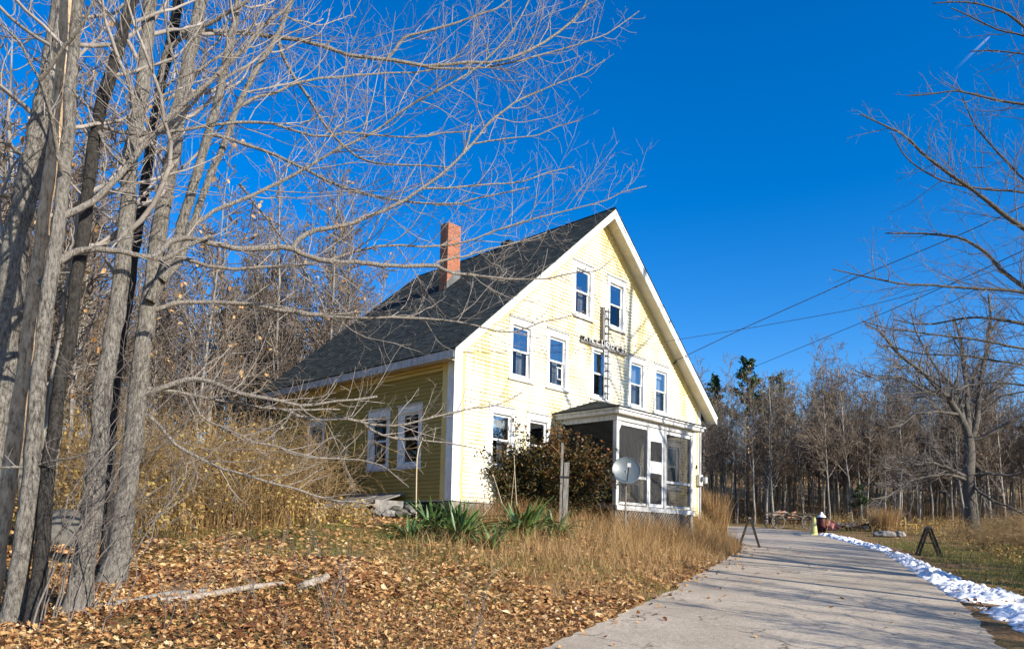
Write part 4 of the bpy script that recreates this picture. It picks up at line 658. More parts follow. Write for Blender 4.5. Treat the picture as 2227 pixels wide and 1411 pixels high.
for i, ch in enumerate('ANTIQUES'):
    fc = bpy.data.curves.new('letter', 'FONT'); fc.body = ch; fc.size = .27; fc.extrude = .012; fc.align_x = 'CENTER'
    tmp = bpy.data.objects.new('letter_curve', fc); COL.objects.link(tmp)
    me = bpy.data.meshes.new_from_object(tmp); bpy.data.objects.remove(tmp)
    me.materials.clear(); me.materials.append(M['white'])
    o = bpy.data.objects.new('letter', me); link(o, sign)
    o.location = (5.14+.272*i, -.118, 5.05); o.rotation_euler = (math.pi/2, 0, 0)
mesh('cable_hook', M['black'], house, lambda g: g.tubes(np.array([(10.25, -.03, 5.3), (10.2, -.16, 5.32), (10.12, -.2, 5.36)]), np.full(3, .03), 6))
# ------------------------------------------------------------------ ground, road, snow
def grid_lines(segs):
    out = []
    for a, b_, st in segs: out += list(np.arange(a, b_, st))
    return np.array(out+[segs[-1][1]])
RL = np.array([(-6, -12), (-2.6, 0), (-.85, 5), (.36, 7.9), (1.34, 9.9), (2.62, 12.6), (5.12, 18.7), (7.05, 23.2), (8.15, 26.5), (9.3, 31), (9.6, 36), (7.5, 41), (2, 44.5), (-8, 46)], float)
RR = np.array([(-2.2, -14), (1.9, 0), (4.0, 5), (5.45, 7.9), (6.3, 9.9), (7.65, 12.6), (10.1, 18.7), (12.0, 23.2), (13.3, 26.5), (14.8, 31), (16.8, 38), (18.6, 47), (17.5, 56), (-8, 60)], float)
def resample(P, n):
    s = np.r_[0, np.cumsum(np.linalg.norm(np.diff(P, axis=0), axis=1))]
    t = np.linspace(0, s[-1], n)
    return np.stack([np.interp(t, s, P[:, k]) for k in range(P.shape[1])], 1)
def smooth_idx(P, n):
    """same parameter on both road edges so that the cross sections pair up"""
    t = np.linspace(0, len(P)-1, n); i = np.arange(len(P))
    Q = np.stack([np.interp(t, i, P[:, k]) for k in range(2)], 1)
    for _ in range(6): Q[1:-1] = (Q[:-2]+2*Q[1:-1]+Q[2:])/4
    return Q
NL = 260
eL = smooth_idx(RL, NL); eR = smooth_idx(RR, NL)
wob = np.array([mnoise.noise((i*.37, 3.1, 0))*.10+mnoise.noise((i*1.3, 9.1, 0))*.06 for i in range(NL)])
eL[:, 0] += wob; eR[:, 0] += wob[::-1]
poly = np.vstack([eL, eR[::-1]])
def in_road(x, y, grow=0.0):
    x = np.asarray(x, float); y = np.asarray(y, float); inside = np.zeros(x.shape, bool)
    px, py_ = poly[:, 0], poly[:, 1]
    j = len(poly)-1
    for i in range(len(poly)):
        cnd = ((py_[i] > y) != (py_[j] > y)) & (x < (px[j]-px[i])*(y-py_[i])/(py_[j]-py_[i]+1e-12)+px[i])
        inside ^= cnd; j = i
    return inside
xs = grid_lines([(-120, -30, 6), (-30, -10, 1.2), (-10, 22, .4), (22, 50, 1.5), (50, 150, 6)])
ys = grid_lines([(-40, -4, 3), (-4, 4, .8), (4, 34, .4), (34, 70, 1.2), (70, 190, 6)])
X, Y = np.meshgrid(xs, ys)
Z = terrain(X, Y)
rd = in_road(X, Y)
Z = np.where(rd, Z-.05, Z)
nf = np.array([[mnoise.noise((x*.9, y*.9, 2.2)) for x in xs] for y in ys])*.05
Z = Z+np.where(rd, 0, nf)
Zf = lambda x, y: terrain(x, y)
g = Geo(); ny, nx = X.shape
ii, jj = np.meshgrid(np.arange(ny-1), np.arange(nx-1), indexing='ij'); b0 = ii*nx+jj
g.add(np.stack([X, Y, Z], -1).reshape(-1, 3), np.stack([b0, b0+1, b0+nx+1, b0+nx], -1).reshape(-1, 4))
ground = tag(g.build('ground', M['soil'], smooth=True), kind='structure')
NW = 14
t = np.linspace(0, 1, NW)[None, :, None]
RP = eL[:, None]*(1-t)+eR[:, None]*t
RZ = terrain(RP[..., 0], RP[..., 1])+.012
g = Geo(); ii, jj = np.meshgrid(np.arange(NL-1), np.arange(NW-1), indexing='ij'); b0 = ii*NW+jj
g.add(np.concatenate([RP, RZ[..., None]], -1).reshape(-1, 3), np.stack([b0, b0+1, b0+NW+1, b0+NW], -1).reshape(-1, 4))
tag(g.build('driveway', M['road'], smooth=True), kind='structure')
# snow left along the right edge of the drive
def edge_at(y):
    return np.interp(y, eR[:, 1][eR[:, 1].argsort()], eR[:, 0][eR[:, 1].argsort()])
SN = 620; SW = 30
sy = np.interp(np.linspace(0, 1, SN), [0, .45, 1], [6.5, 16.0, 43])
width = np.interp(sy, [6.5, 9, 11, 14, 18, 22, 26, 32, 43], [1.1, 1.8, 2.1, 1.75, 1.1, .8, .75, .9, .9])
off = np.interp(sy, [6, 9, 11.5, 14, 18, 43], [1.15, .75, .30, .0, -.1, -.35])
V = []
for i in range(SN):
    y = sy[i]; bx = float(edge_at(y))+off[i]
    gap = mnoise.noise((y*.75, 1.7, 4))
    gp = max(0, min(1, (gap+.44)*4))
    if 8.2 < y < 9.0: gp *= .25
    if 26.5 < y < 29: gp *= .3
    for k in range(SW):
        u = k/(SW-1); x = bx+u*width[i]*(1+.3*mnoise.noise((y*2, 0, 5)))-.15*mnoise.noise((y*3., 7, 1))
        prof = max(0, math.sin(math.pi*u))**.6
        d = mnoise.voronoi((x*3.6, y*3.6, .5))[0]; lump = max(0, 1-d[0]**2*1.6)
        d2 = mnoise.voronoi((x*8, y*8, 1.5))[0]; l2_ = max(0, 1-d2[0]**2*2.2)
        hole = 1 if mnoise.noise((x*1.6, y*1.6, 8)) > -.27 else .0
        h = prof*gp*hole*(.03+.10*lump+.10*l2_)
        V.append((x, y, float(Zf(x, y))+h-.03-(.06 if h < .02 else 0)))
g = Geo(); ii, jj = np.meshgrid(np.arange(SN-1), np.arange(SW-1), indexing='ij'); b0 = ii*SW+jj
g.add(V, np.stack([b0, b0+1, b0+SW+1, b0+SW], -1).reshape(-1, 4))
tag(g.build('snow', M['snow'], smooth=True), kind='stuff')

# ------------------------------------------------------------------ blades, leaves
def blades(g, x, y, L, lean, width, tint, m=4, z=None, droop=.0, az=None):
    n = len(x)
    if z is None: z = terrain(x, y)-.02
    az = rng.uniform(0, 2*np.pi, n) if az is None else az
    t = np.linspace(0, 1, m)[None, :]
    hx = (lean[:, None]*t**1.7)*L[:, None]
    hz = L[:, None]*(t-droop*t**3)*np.sqrt(np.clip(1-(lean[:, None]*t*.7)**2, .1, 1))
    wob1 = rng.normal(0, .02, (n, m))*L[:, None]*t
    P = np.stack([x[:, None]+hx*np.cos(az)[:, None]+wob1, y[:, None]+hx*np.sin(az)[:, None]+wob1[:, ::-1]*t, z[:, None]+hz], -1)
    fa = rng.uniform(0, np.pi, n)
    wv = np.stack([np.cos(fa), np.sin(fa), np.zeros(n)], -1)[:, None]*(width[:, None]*(1-.85*t))[:, :, None]/2
    V = np.stack([P-wv, P+wv], 2)
    c, i = np.meshgrid(np.arange(n), np.arange(m-1), indexing='ij'); b0 = (c*m+i)*2
    g.add(V.reshape(-1, 3), np.stack([b0, b0+1, b0+3, b0+2], -1).reshape(-1, 4), tint=np.repeat(np.clip(tint, 0, 1), m*2))
def leaflets(g, P, size, tint, flat=.5, fold=.5):
    """small folded leaves: two quads each, tilted at random"""
    n = len(P)
    N = rng.normal(0, 1, (n, 3)); N[:, 2] = np.abs(N[:, 2])+flat*3; N /= np.linalg.norm(N, axis=1, keepdims=True)
    A = np.cross(N, rng.normal(0, 1, (n, 3))); A /= np.linalg.norm(A, axis=1, keepdims=True)
    B = np.cross(N, A); s = np.asarray(size)[:, None]
    cu = N*s*rng.uniform(-.1, fold, (n, 1))
    V = np.stack([P-A*s, P+A*s*1.1+cu*.6, P+B*s*.62+cu+A*s*.15, P+B*s*.5-A*s*.45+cu, P-B*s*.62+cu+A*s*.15, P-B*s*.5-A*s*.45+cu], 1)
    b0 = np.arange(n)*6
    Q = np.concatenate([np.stack([b0, b0+1, b0+2, b0+3], -1), np.stack([b0, b0+5, b0+4, b0+1], -1)])
    g.add(V.reshape(-1, 3), Q, tint=np.repeat(np.clip(tint, 0, 1), 6))
LOBE = [(1.1, 0), (.55, .22), (.62, .72), (.2, .42), (-.28, .78), (-.32, .3), (-.8, .0), (-.32, -.3), (-.28, -.78), (.2, -.42), (.62, -.72), (.55, -.22)]
def lobed(g, P, size, tint):
    n = len(P); k = len(LOBE); L = np.array(LOBE)
    N = rng.normal(0, 1, (n, 3)); N[:, 2] = np.abs(N[:, 2])+.75; N /= np.linalg.norm(N, axis=1, keepdims=True)
    A = np.cross(N, rng.normal(0, 1, (n, 3))); A /= np.linalg.norm(A, axis=1, keepdims=True); B = np.cross(N, A)
    s = np.asarray(size)[:, None, None]
    curl = rng.uniform(-.3, 1.1, (n, 1, 1))*(np.abs(L[:, 1])**1.5)[None, :, None]+rng.uniform(-.1, .35, (n, 1, 1))*(L[:, 0]**2)[None, :, None]
    V = P[:, None]+s*(A[:, None]*L[:, 0][None, :, None]+B[:, None]*L[:, 1][None, :, None]+N[:, None]*curl)
    V = np.concatenate([P[:, None], V], 1)
    b0 = (np.arange(n)*(k+1))[:, None]; j = np.arange(k)[None]
    T = np.stack([np.broadcast_to(b0, (n, k)), b0+1+j, b0+1+(j+1) % k], -1).reshape(-1, 3)
    g.add(V.reshape(-1, 3), None, T, tint=np.repeat(np.clip(tint, 0, 1), k+1))
def nz2(x, y, s, seed=0.):
    return np.array([mnoise.noise((a*s, b_*s, seed)) for a, b_ in zip(x, y)])
cs_, sn_ = math.cos(YAW), math.sin(YAW)
def in_house(x, y, m_=.05):
    a = (x-HX)*cs_+(y-HY)*sn_; c = -(x-HX)*sn_+(y-HY)*cs_
    return ((a > -m_) & (a < W+m_) & (c > -m_) & (c < D+m_)) | ((a > PX0-m_) & (a < PX1+m_) & (c > PY-m_) & (c < 0))
def hloc(x, y):
    return (x-HX)*cs_+(y-HY)*sn_, -(x-HX)*sn_+(y-HY)*cs_
def scatter(n, x0, x1, y0, y1, keep=None):
    x = rng.uniform(x0, x1, n); y = rng.uniform(y0, y1, n)
    ok = ~in_road(x, y) & ~in_house(x, y)
    if keep is not None: ok &= keep(x, y)
    return x[ok], y[ok]
road_e = lambda x, y: np.interp(y, ROAD_Y, ROAD_L)-x          # metres left of the road edge
# leaf litter
g = Geo()
x, y = scatter(52000, -7.5, 4, 4.6, 11.5, lambda x, y: np.abs(x) < .74*y+1)
k = nz2(x, y, .8, 1)+.35*nz2(x, y, 3, 5) > -.42-.25*(x < -1); x, y = x[k], y[k]
tn = np.clip(.45+.28*rng.normal(0, 1, len(x))+.3*nz2(x, y, .6, 9), 0, 1)
near = y < 9.2
P = np.stack([x, y, terrain(x, y)+rng.uniform(.005, .07, len(x))], -1)
nl_ = near & (rng.uniform(0, 1, len(x)) < .5); near2 = near & ~nl_
lobed(g, P[nl_], rng.uniform(.016, .038, nl_.sum()), tn[nl_]); leaflets(g, P[near2], rng.uniform(.016, .04, near2.sum()), tn[near2]*.85, fold=.9)
leaflets(g, P[~near], rng.uniform(.03, .06, (~near).sum()), tn[~near])
x, y = scatter(30000, -12, 7, 11.5, 20, lambda x, y: np.abs(x) < .74*y+1)
dens = .35*(x < 0)+.5*(road_e(x, y) < 1.2)+.35
k = (nz2(x, y, .6, 1)+.3 > 0) & (rng.uniform(0, 1, len(x)) < dens); x, y = x[k], y[k]
leaflets(g, np.stack([x, y, terrain(x, y)+rng.uniform(.01, .06, len(x))], -1), rng.uniform(.035, .06, len(x)), np.clip(.45+.22*rng.normal(0, 1, len(x)), 0, 1))
x, y = scatter(9000, 6, 30, 8, 40, lambda x, y: (x < .76*y+1) & (road_e(x, y) < 0))
k = nz2(x, y, .5, 4) > -.1; x, y = x[k], y[k]
leaflets(g, np.stack([x, y, terrain(x, y)+rng.uniform(.01, .05, len(x))], -1), rng.uniform(.035, .06, len(x)), np.clip(.35+.22*rng.normal(0, 1, len(x)), 0, 1))
# a few leaves blown onto the tar, along its edges
x = rng.uniform(-1, 14, 9000); y = rng.uniform(6, 28, 9000); e = -road_e(x, y); k = in_road(x, y) & (rng.uniform(0, 1, 9000) < np.exp(-np.clip(e, 0, 9)*3.2)+.008); x, y = x[k], y[k]
leaflets(g, np.stack([x, y, terrain(x, y)+.025], -1), rng.uniform(.03, .05, len(x)), np.clip(.45+.2*rng.normal(0, 1, len(x)), 0, 1))
tag(g.build('leaf_litter', M['dead_leaf'], tint=True), kind='stuff')
# dry tan grass on the bank before the porch and along the drive
g = Geo()
x, y = scatter(70000, -2, 9.5, 9, 30, lambda x, y: (road_e(x, y) > .05) & (road_e(x, y) < 6.0))
a, c = hloc(x, y)
d = np.exp(-((road_e(x, y)-1.7)/2.4)**2)*np.clip((y-7.5)/4, 0.2, 1)+.6*((a > 2) & (a < 9) & (c > -4.4) & (c < -2.0))
k = (rng.uniform(0, 1, len(x)) < d*(.65+.8*nz2(x, y, .55, 3))) & (a+.4*c < 11.5); x, y, a, c = x[k], y[k], a[k], c[k]
L = rng.uniform(.32, .85, len(x))*(1+.6*nz2(x, y, .5, 6))*np.clip(.3+(y-9.5)/9, .3, 1.1)*np.clip(.4+road_e(x, y)/1.8, .4, 1)
blades(g, x, y, L, rng.uniform(.15, 1.0, len(x)), rng.uniform(.005, .011, len(x)), .52+.2*rng.normal(0, 1, len(x))+.15*nz2(x, y, .7, 2), droop=.25)
# low lying straw mat
x, y = scatter(30000, -3, 9, 8, 27, lambda x, y: (road_e(x, y) > 0) & (road_e(x, y) < 5.5))
k = nz2(x, y, .6, 11) > -.35; x, y = x[k], y[k]
blades(g, x, y, rng.uniform(.12, .3, len(x)), rng.uniform(.8, 1.25, len(x)), rng.uniform(.004, .009, len(x)), .5+.22*rng.normal(0, 1, len(x)), droop=.6)
x, y = scatter(14000, -6, 3, 5.5, 14, lambda x, y: road_e(x, y) > .1)
k = nz2(x, y, .7, 15)+.35*(x > -1.5) > .05; x, y = x[k], y[k]
blades(g, x, y, rng.uniform(.08, .32, len(x)), rng.uniform(.5, 1.2, len(x)), rng.uniform(.003, .007, len(x)), .6+.22*rng.normal(0, 1, len(x)), droop=.5)
x, y = scatter(16000, 0, 9, 17, 27)
a, c = hloc(x, y); k = (a > 2.5) & (a < 9.5) & (c > -3.6) & (c < -2.2); x, y = x[k], y[k]
blades(g, x, y, rng.uniform(.5, 1.15, len(x)), rng.uniform(.1, .7, len(x)), rng.uniform(.006, .012, len(x)), .45+.2*rng.normal(0, 1, len(x)), droop=.2)
x, y = scatter(26000, -2, 7, 17, 26)
a, c = hloc(x, y); k = (a > -.3) & (a < 4.2) & (c < -.05) & (c > -1.7); x, y = x[k], y[k]
blades(g, x, y, rng.uniform(.35, 1.0, len(x)), rng.uniform(.1, .9, len(x)), rng.uniform(.006, .013, len(x)), .28+.18*rng.normal(0, 1, len(x)), droop=.2)
tag(g.build('dry_grass', M['straw'], tint=True), kind='stuff')
# short green grass among the leaves
g = Geo()
x, y = scatter(50000, -7, 3, 8.5, 19.5, lambda x, y: np.abs(x) < .7*y+1)
k = nz2(x, y, .55, 21)+.45*np.exp(-((x+2)/3)**2-((y-15.0)/3.2)**2)+.3*nz2(x, y, 2.2, 1) > .12; x, y = x[k], y[k]
blades(g, x, y, rng.uniform(.06, .2, len(x)), rng.uniform(.2, 1.0, len(x)), rng.uniform(.005, .010, len(x)), .5+.25*rng.normal(0, 1, len(x)), m=3)
x1_, y1_ = scatter(64000, 8, 27, 9, 36, lambda x, y: (road_e(x, y) < -4) & (x < .74*y+2))
x2_, y2_ = scatter(16000, 12, 46, 36, 60, lambda x, y: (road_e(x, y) < -4) & (x < .74*y+2))
x, y = np.r_[x1_, x2_], np.r_[y1_, y2_]
k = (edge_at(y)+1.1 < x) & (nz2(x, y, .35, 31)+.3*nz2(x, y, 2, 1) > -.2); x, y = x[k], y[k]
blades(g, x, y, rng.uniform(.08, .24, len(x)), rng.uniform(.2, 1.0, len(x)), rng.uniform(.008, .015, len(x)), .52+.27*rng.normal(0, 1, len(x)), m=3)
tag(g.build('green_grass', M['grass'], tint=True), kind='stuff')
# tall dead stems (the thicket left of the house, and the wood's edge on the right)
g = Geo()
def thick(n, x0, x1, y0, y1, hh, keep, md=.0, seed=41., fine=1.0):
    x, y = scatter(n, x0, x1, y0, y1, keep)
    k = nz2(x, y, .5, seed) > -.35+md; x, y = x[k], y[k]
    L = rng.uniform(.45, 1.0, len(x))*hh(x, y)*(1+.35*nz2(x, y, .35, seed+2))
    blades(g, x, y, L, np.abs(rng.normal(.15, .42, len(x))), rng.uniform(.006, .015, len(x))*fine, .46+.27*rng.normal(0, 1, len(x))+.22*nz2(x, y, .4, seed+5), m=6, droop=.08)
    # withered leaves on the stems
    q = rng.integers(0, len(x), int(len(x)*2.2)); h = rng.uniform(.25, .95, len(q))
    P = np.stack([x[q]+rng.normal(0, .07, len(q)), y[q]+rng.normal(0, .07, len(q)), terrain(x[q], y[q])+L[q]*h], -1)
    leaflets(g, P, rng.uniform(.02, .05, len(q)), np.clip(.62+.24*rng.normal(0, 1, len(q)), 0, 1), flat=0)
def lk(x, y):
    a, c = hloc(x, y)
    return (a < -.5) & (y > 12.6-.05*(x+5)) & (x < -3.6-.45*np.clip(16.5-y, 0, 9)+.12*np.clip(y-16.5, 0, 9)) | ((a < -1.3) & (y > 20.5) & (x < -2.8))
thick(12000, -15, -3, 12.0, 21, lambda x, y: np.clip(.8+.5*(y-12.3), .7, 2.7)*np.clip((-.245-x/y)/.09, .18, 1), lk)
thick(5000, -24, -5, 19, 32, lambda x, y: 2.6+0*x, lambda x, y: hloc(x, y)[0] < -1)
thick(3500, -22, -8, 10.5, 20, lambda x, y: 1.6+0*x, None)
wr = lambda x, y: (x > 17+.0*y) & (x > edge_at(np.clip(y, 8, 50))+2.2) & (x < .78*y+2)
thick(7000, 15, 48, 44, 62, lambda x, y: .9+.02*(y-44), lambda x, y: (x < .78*y+2) & ~((x < 21) & (y < 60)), seed=51.)
thick(4200, 16, 34, 26, 44, lambda x, y: .55+0*x, lambda x, y: (x > edge_at(np.clip(y, 8, 46))+4.0) & (x < .76*y+1), md=.25, seed=57.)
thick(2600, 11, 24, 17, 30, lambda x, y: .4+0*x, lambda x, y: (x > edge_at(y)+3.2) & (x < .76*y+1), md=.3, seed=61.)
tag(g.build('dead_weeds', M['thicket'], tint=True), kind='stuff')
# ------------------------------------------------------------------ trees
def unit(a): return a/(np.linalg.norm(a, axis=-1, keepdims=True)+1e-9)
def respath(P, n, jit=0.0):
    """smooth a hand-set path (x, y, z, r) and resample it to n points"""
    P = np.asarray(P, float)
    s = np.r_[0, np.cumsum(np.linalg.norm(np.diff(P[:, :3], axis=0), axis=1))]; t = np.linspace(0, s[-1], n*3)
    Q = np.stack([np.interp(t, s, P[:, k]) for k in range(4)], 1)
    w = max(1, int(len(t)/(len(P)*3.)))
    for _ in range(w): Q[1:-1] = (Q[:-2]+2*Q[1:-1]+Q[2:])/4
    Q = Q[np.linspace(0, len(Q)-1, n).astype(int)]
    if jit:
        j = rng.normal(0, jit, (n, 3)); j[0] = 0; j = (j+np.roll(j, 1, 0))/2; j[0] = 0; Q[:, :3] += j*Q[:, 3:4]
    return Q[:, :3], Q[:, 3]
def spawn(P, R, per, tr, ang, length, m, r_ratio=.6, rmin=.003, tip=.35, trop=.15, wob=.18, flat=0.0, bias=None, cap=.05):
    """children of every branch in P (C,m0,3)"""
    C, m0, _ = P.shape
    if C == 0: return np.zeros((0, m, 3)), np.zeros((0, m))
    per = np.broadcast_to(per, (C,)).astype(int)
    idx = np.repeat(np.arange(C), per); N = len(idx)
    if N == 0: return np.zeros((0, m, 3)), np.zeros((0, m))
    k = np.concatenate([np.arange(p) for p in per]); kk = per[idx]
    t = tr[0]+(tr[1]-tr[0])*(k+rng.uniform(.1, .9, N))/np.maximum(kk, 1)
    f = t*(m0-1); i = np.clip(f.astype(int), 0, m0-2); fr = (f-i)[:, None]
    base = P[idx, i]*(1-fr)+P[idx, i+1]*fr; tan = unit(P[idx, i+1]-P[idx, i])
    rb = R[idx, i]*(1-fr[:, 0])+R[idx, i+1]*fr[:, 0]
    rnd = rng.normal(0, 1, (N, 3)); rnd[:, 2] *= (1-flat)
    if bias is not None: rnd += bias
    perp = unit(np.cross(tan, np.cross(rnd, tan)))
    # alternate sides a little
    a = np.radians(rng.uniform(ang[0], ang[1], N))[:, None]
    d = unit(tan*np.cos(a)+perp*np.sin(a))
    Lp = np.linalg.norm(np.diff(P, axis=1), axis=2).sum(1)[idx]
    L = length(Lp, t)*rng.uniform(.65, 1.25, N)
    step = (L/(m-1))[:, None]
    pts = [base]; cur = base
    up_ = np.array([0, 0, 1.])
    for s in range(m-1):
        cur = cur+d*step; pts.append(cur)
        d = unit(d+rng.normal(0, wob, (N, 3))+up_*trop)
    r0 = np.clip(rb*r_ratio, rmin, np.minimum(rb*.9, cap)); r0 = np.maximum(r0, rmin)
    tt = np.linspace(0, 1, m)[None]
    RR_ = r0[:, None]*(1-(1-tip)*tt)
    return np.stack(pts, 1), np.maximum(RR_, rmin*.6)
def per_len(P, dens):
    L = np.linalg.norm(np.diff(P, axis=1), axis=2).sum(1)
    return np.floor(L*dens+rng.uniform(0, 1, len(L))).astype(int)
def ground_base(path, z_off=-.12):
    p = list(path[0]); g_ = float(terrain(p[0], p[1]))
    if p[2] > g_-.02:
        q = path[1]; s = (g_+z_off-p[2])/max(q[2]-p[2], .05)
        return [[p[0]+(q[0]-p[0])*max(s, -1.0)*.5, p[1]+(q[1]-p[1])*max(s, -1.0)*.5, g_+z_off, p[3]*1.12]]+list(path)
    return list(path)
def flare(P, R, h=.45, k=.55):
    z = P[:, 2]-P[0, 2]; return R*(1+k*np.exp(-z/h*1.6))
def fine_levels(g, L1P, L1R, dens=(5.0, 6.5, 6.0), leng=(.42, .34, .24), mi=0, trop=.05, flat=.25, r=(.008, .0042, .0026), twist=None, lmax=1.5):
    n0 = per_len(L1P, dens[0])
    P2, R2 = spawn(L1P, L1R, n0, (.12, .97), (28, 62), lambda Lp, t: np.clip(Lp*leng[0]*(1.12-.85*t), .2, lmax), 8, .55, r[0]*.5, .35, trop, .13, flat, twist, r[0])
    g.tubes(P2, R2, 4, mi)
    P3, R3 = spawn(P2, R2, per_len(P2, dens[1]), (.12, .97), (28, 62), lambda Lp, t: np.clip(Lp*leng[1]*(1.1-.6*t), .12, .7), 6, .6, r[1]*.6, .4, trop, .15, flat*.6, twist, r[1])
    g.tubes(P3, R3, 3, mi)
    P4, R4 = spawn(P3, R3, per_len(P3, dens[2]), (.15, 1.0), (25, 60), lambda Lp, t: np.clip(Lp*leng[2]+.05, .06, .3), 4, .65, r[2]*.7, .5, trop, .15, 0, twist, r[2])
    g.tubes(P4, R4, 3, mi)
    return P2, P3
TREE_LABEL = {
 'peeled': 'bare trunk with pale orange peeling bark, leftmost of the leaning clump by the drive',
 'grey': 'grey maple whose long forked limb reaches across the roof to the chimney',
 'wide': 'thickest grey trunk at the left edge, behind the peeling trunk',
 'dark': 'dark shaded trunk rising beside the peeling tree, leaning right',
 'lean': 'grey spotted trunk with pale lichen dots at its foot, left of the forked maple',
 'slim': 'slim dark straight trunk standing between the two lichen spotted grey trunks',
 'fork': 'grey maple dividing into three stems whose low limbs cross the shaded side wall',
 'near': 'bare tree just outside the right edge, its dark limbs hanging over the drive',
 'spread': 'spreading bare tree with low crooked limbs standing alone before the right hand woods'}
BK = dict(peeled='bark_peel', grey='bark_grey', wide='bark_grey', dark='bark_dark_shaded', lean='bark_grey', slim='bark_dark_shaded', fork='bark_grey', near='bark_mid', spread='bark_mid')
for key, d_ in TRACED.items():
    far = key == 'spread'
    right = key in ('near', 'spread')
    p0 = d_['trunk'][0][0]
    root = empty('bare_tree', (p0[0], p0[1], float(terrain(p0[0], p0[1]))))
    off_ = np.array(root.location)
    tag(root, TREE_LABEL[key], 'tree')
    gt = Geo(); tops = []
    for i, path in enumerate(d_['trunk']):
        path = np.array(ground_base(path) if i == 0 else path); path[:, :3] -= off_
        P, R = respath(path, 70 if not far else 30, .10)
        if i == 0: R = flare(P, R)
        gt.tubes(P, R, 18 if not far else 9, rough=.055)
        tops.append((P, R))
    gt.build('trunk', M[BK[key]], root, smooth=True)
    gc = Geo(); LP, LR = [], []
    for path in d_['br']:
        path = np.array(path); path[:, :3] -= off_
        P, R = respath(path, 22, .30); LP.append(P); LR.append(R)
        gc.tubes(P, R, 8, 1, rough=.07)
    if LP:
        LP, LR = np.array(LP), np.array(LR)
    # limbs of the upper trunk that nothing in the frame traces
    TP = np.array([a for a, b_ in tops]); TR_ = np.array([b_ for a, b_ in tops])
    if key in ('peeled', 'wide', 'dark', 'slim', 'lean'):
        XP, XR = spawn(TP, TR_, 7, (.5, .99), (35, 70), lambda Lp, t: 1.2+2.0*rng.uniform(0, 1, len(t)), 14, .4, .012, .25, .07, .12, .3, np.array([.35, .5, .1]), .035)
        gc.tubes(XP, XR, 5, 0)
    elif key == 'near':
        XP, XR = spawn(TP, TR_, 14, (.35, .98), (35, 75), lambda Lp, t: 2.5+3.5*(1-t), 14, .45, .015, .25, .07, .12, .3, np.array([.9, .3, .1]), .06)
        gc.tubes(XP, XR, 5, 0)
    elif key == 'spread':
        XP, XR = spawn(TP[1:], TR_[1:], 10, (.2, .98), (25, 60), lambda Lp, t: 2.5-1.0*t, 14, .5, .02, .3, .06, .12, .2, None, .12)
        gc.tubes(XP, XR, 5, 0)
    else:
        XP, XR = spawn(TP, TR_, 4, (.55, .98), (35, 65), lambda Lp, t: 1.5+1.5*rng.uniform(0, 1, len(t)), 14, .4, .012, .25, .06, .12, .3, np.array([.5, .6, .1]), .03)
        gc.tubes(XP, XR, 5, 0)
    if far:
        A_P = [LP, XP] if len(LP) else [XP]
        for a, b_ in ((LP, LR), (XP, XR), (TP[1:], TR_[1:])):
            fine_levels(gc, a, b_, (3.8, 4.0, 3.4), (.45, .45, .42), 0, .05, .1, (.026, .016, .010), None, 3.2)
    else:
        sc_ = 1.25 if key == 'near' else 1.0
        tw = np.array([0, -.0, .25])
        if len(LP): fine_levels(gc, LP, LR, (4.8/sc_, 5.2/sc_, 3.8/sc_), (.36, .42, .35), 0, .05, .2, (.008*sc_, .0045*sc_, .003*sc_), tw, 1.5*sc_)
        fine_levels(gc, XP, XR, (3.6/sc_, 4.0/sc_, 3.5/sc_), (.45, .42, .35), 0, .06, .2, (.009*sc_, .0045*sc_, .003*sc_), tw, 1.4*sc_)
    gc.build('crown', [M['twig_dark'] if right else M['twig'], M['bark_mid'] if right else M['bark_limb']], root, smooth=True)

# woods: a handful of grown trees, copied
def forest_tree(H, r0, cs0, nl, spread, d2, d3, lean=.02, leaves=0, curve=.05):
    P = np.zeros((1, 12, 3)); t = np.linspace(0, 1, 12)
    P[0, :, 2] = t*H-.3; w = np.cumsum(rng.normal(0, curve, (12, 2)), 0); P[0, :, :2] = w*H*.06+t[:, None]*rng.normal(0, lean, 2)*H
    R = (r0*(1-.9*t))[None]; R[0, 0] *= 1.35
    g = Geo(); g.tubes(P, R, 7, 0)
    L1, S1 = spawn(P, R, nl, (cs0, .985), (28, 58), lambda Lp, t_: spread*H*(1.15-t_)*.75+.4, 7, .5, .016, .35, .10, .12, 0, None, .06)
    g.tubes(L1, S1, 4, 0)
    L2, S2 = spawn(L1, S1, per_len(L1, d2), (.2, 1), (25, 55), lambda Lp, t_: np.clip(Lp*.5*(1.1-.5*t_), .3, 2.2), 5, .55, .017, .5, .08, .14, 0, None, .03)
    g.tubes(L2, S2, 3, 1)
    L3, S3 = spawn(L2, S2, per_len(L2, d3), (.15, 1), (25, 55), lambda Lp, t_: np.clip(Lp*.5, .2, .9), 3, .7, .0175, .65, .06, .15, 0, None, .012)
    g.tubes(L3, S3, 3, 1)
    if leaves:
        q = rng.integers(0, len(L3), leaves); leaflets(g, L3[q, -1]+rng.normal(0, .05, (leaves, 3)), rng.uniform(.06, .11, leaves), rng.uniform(.3, .8, leaves), flat=0)
        g.qm[-1][:] = 2
    return g
FM = [M['wood_trunk'], M['wood_twig'], M['dead_leaf']]
variants = []
for i in range(11):
    gg = forest_tree(rng.uniform(12, 15), rng.uniform(.075, .14), rng.uniform(.16, .42), int(rng.integers(32, 46)), rng.uniform(.21, .30), 3.2, 5.0, .03, 0 if i % 4 else 110, .06)
    o = gg.build('bare_tree', FM, smooth=True, tint=True); variants.append(o)
used = set()
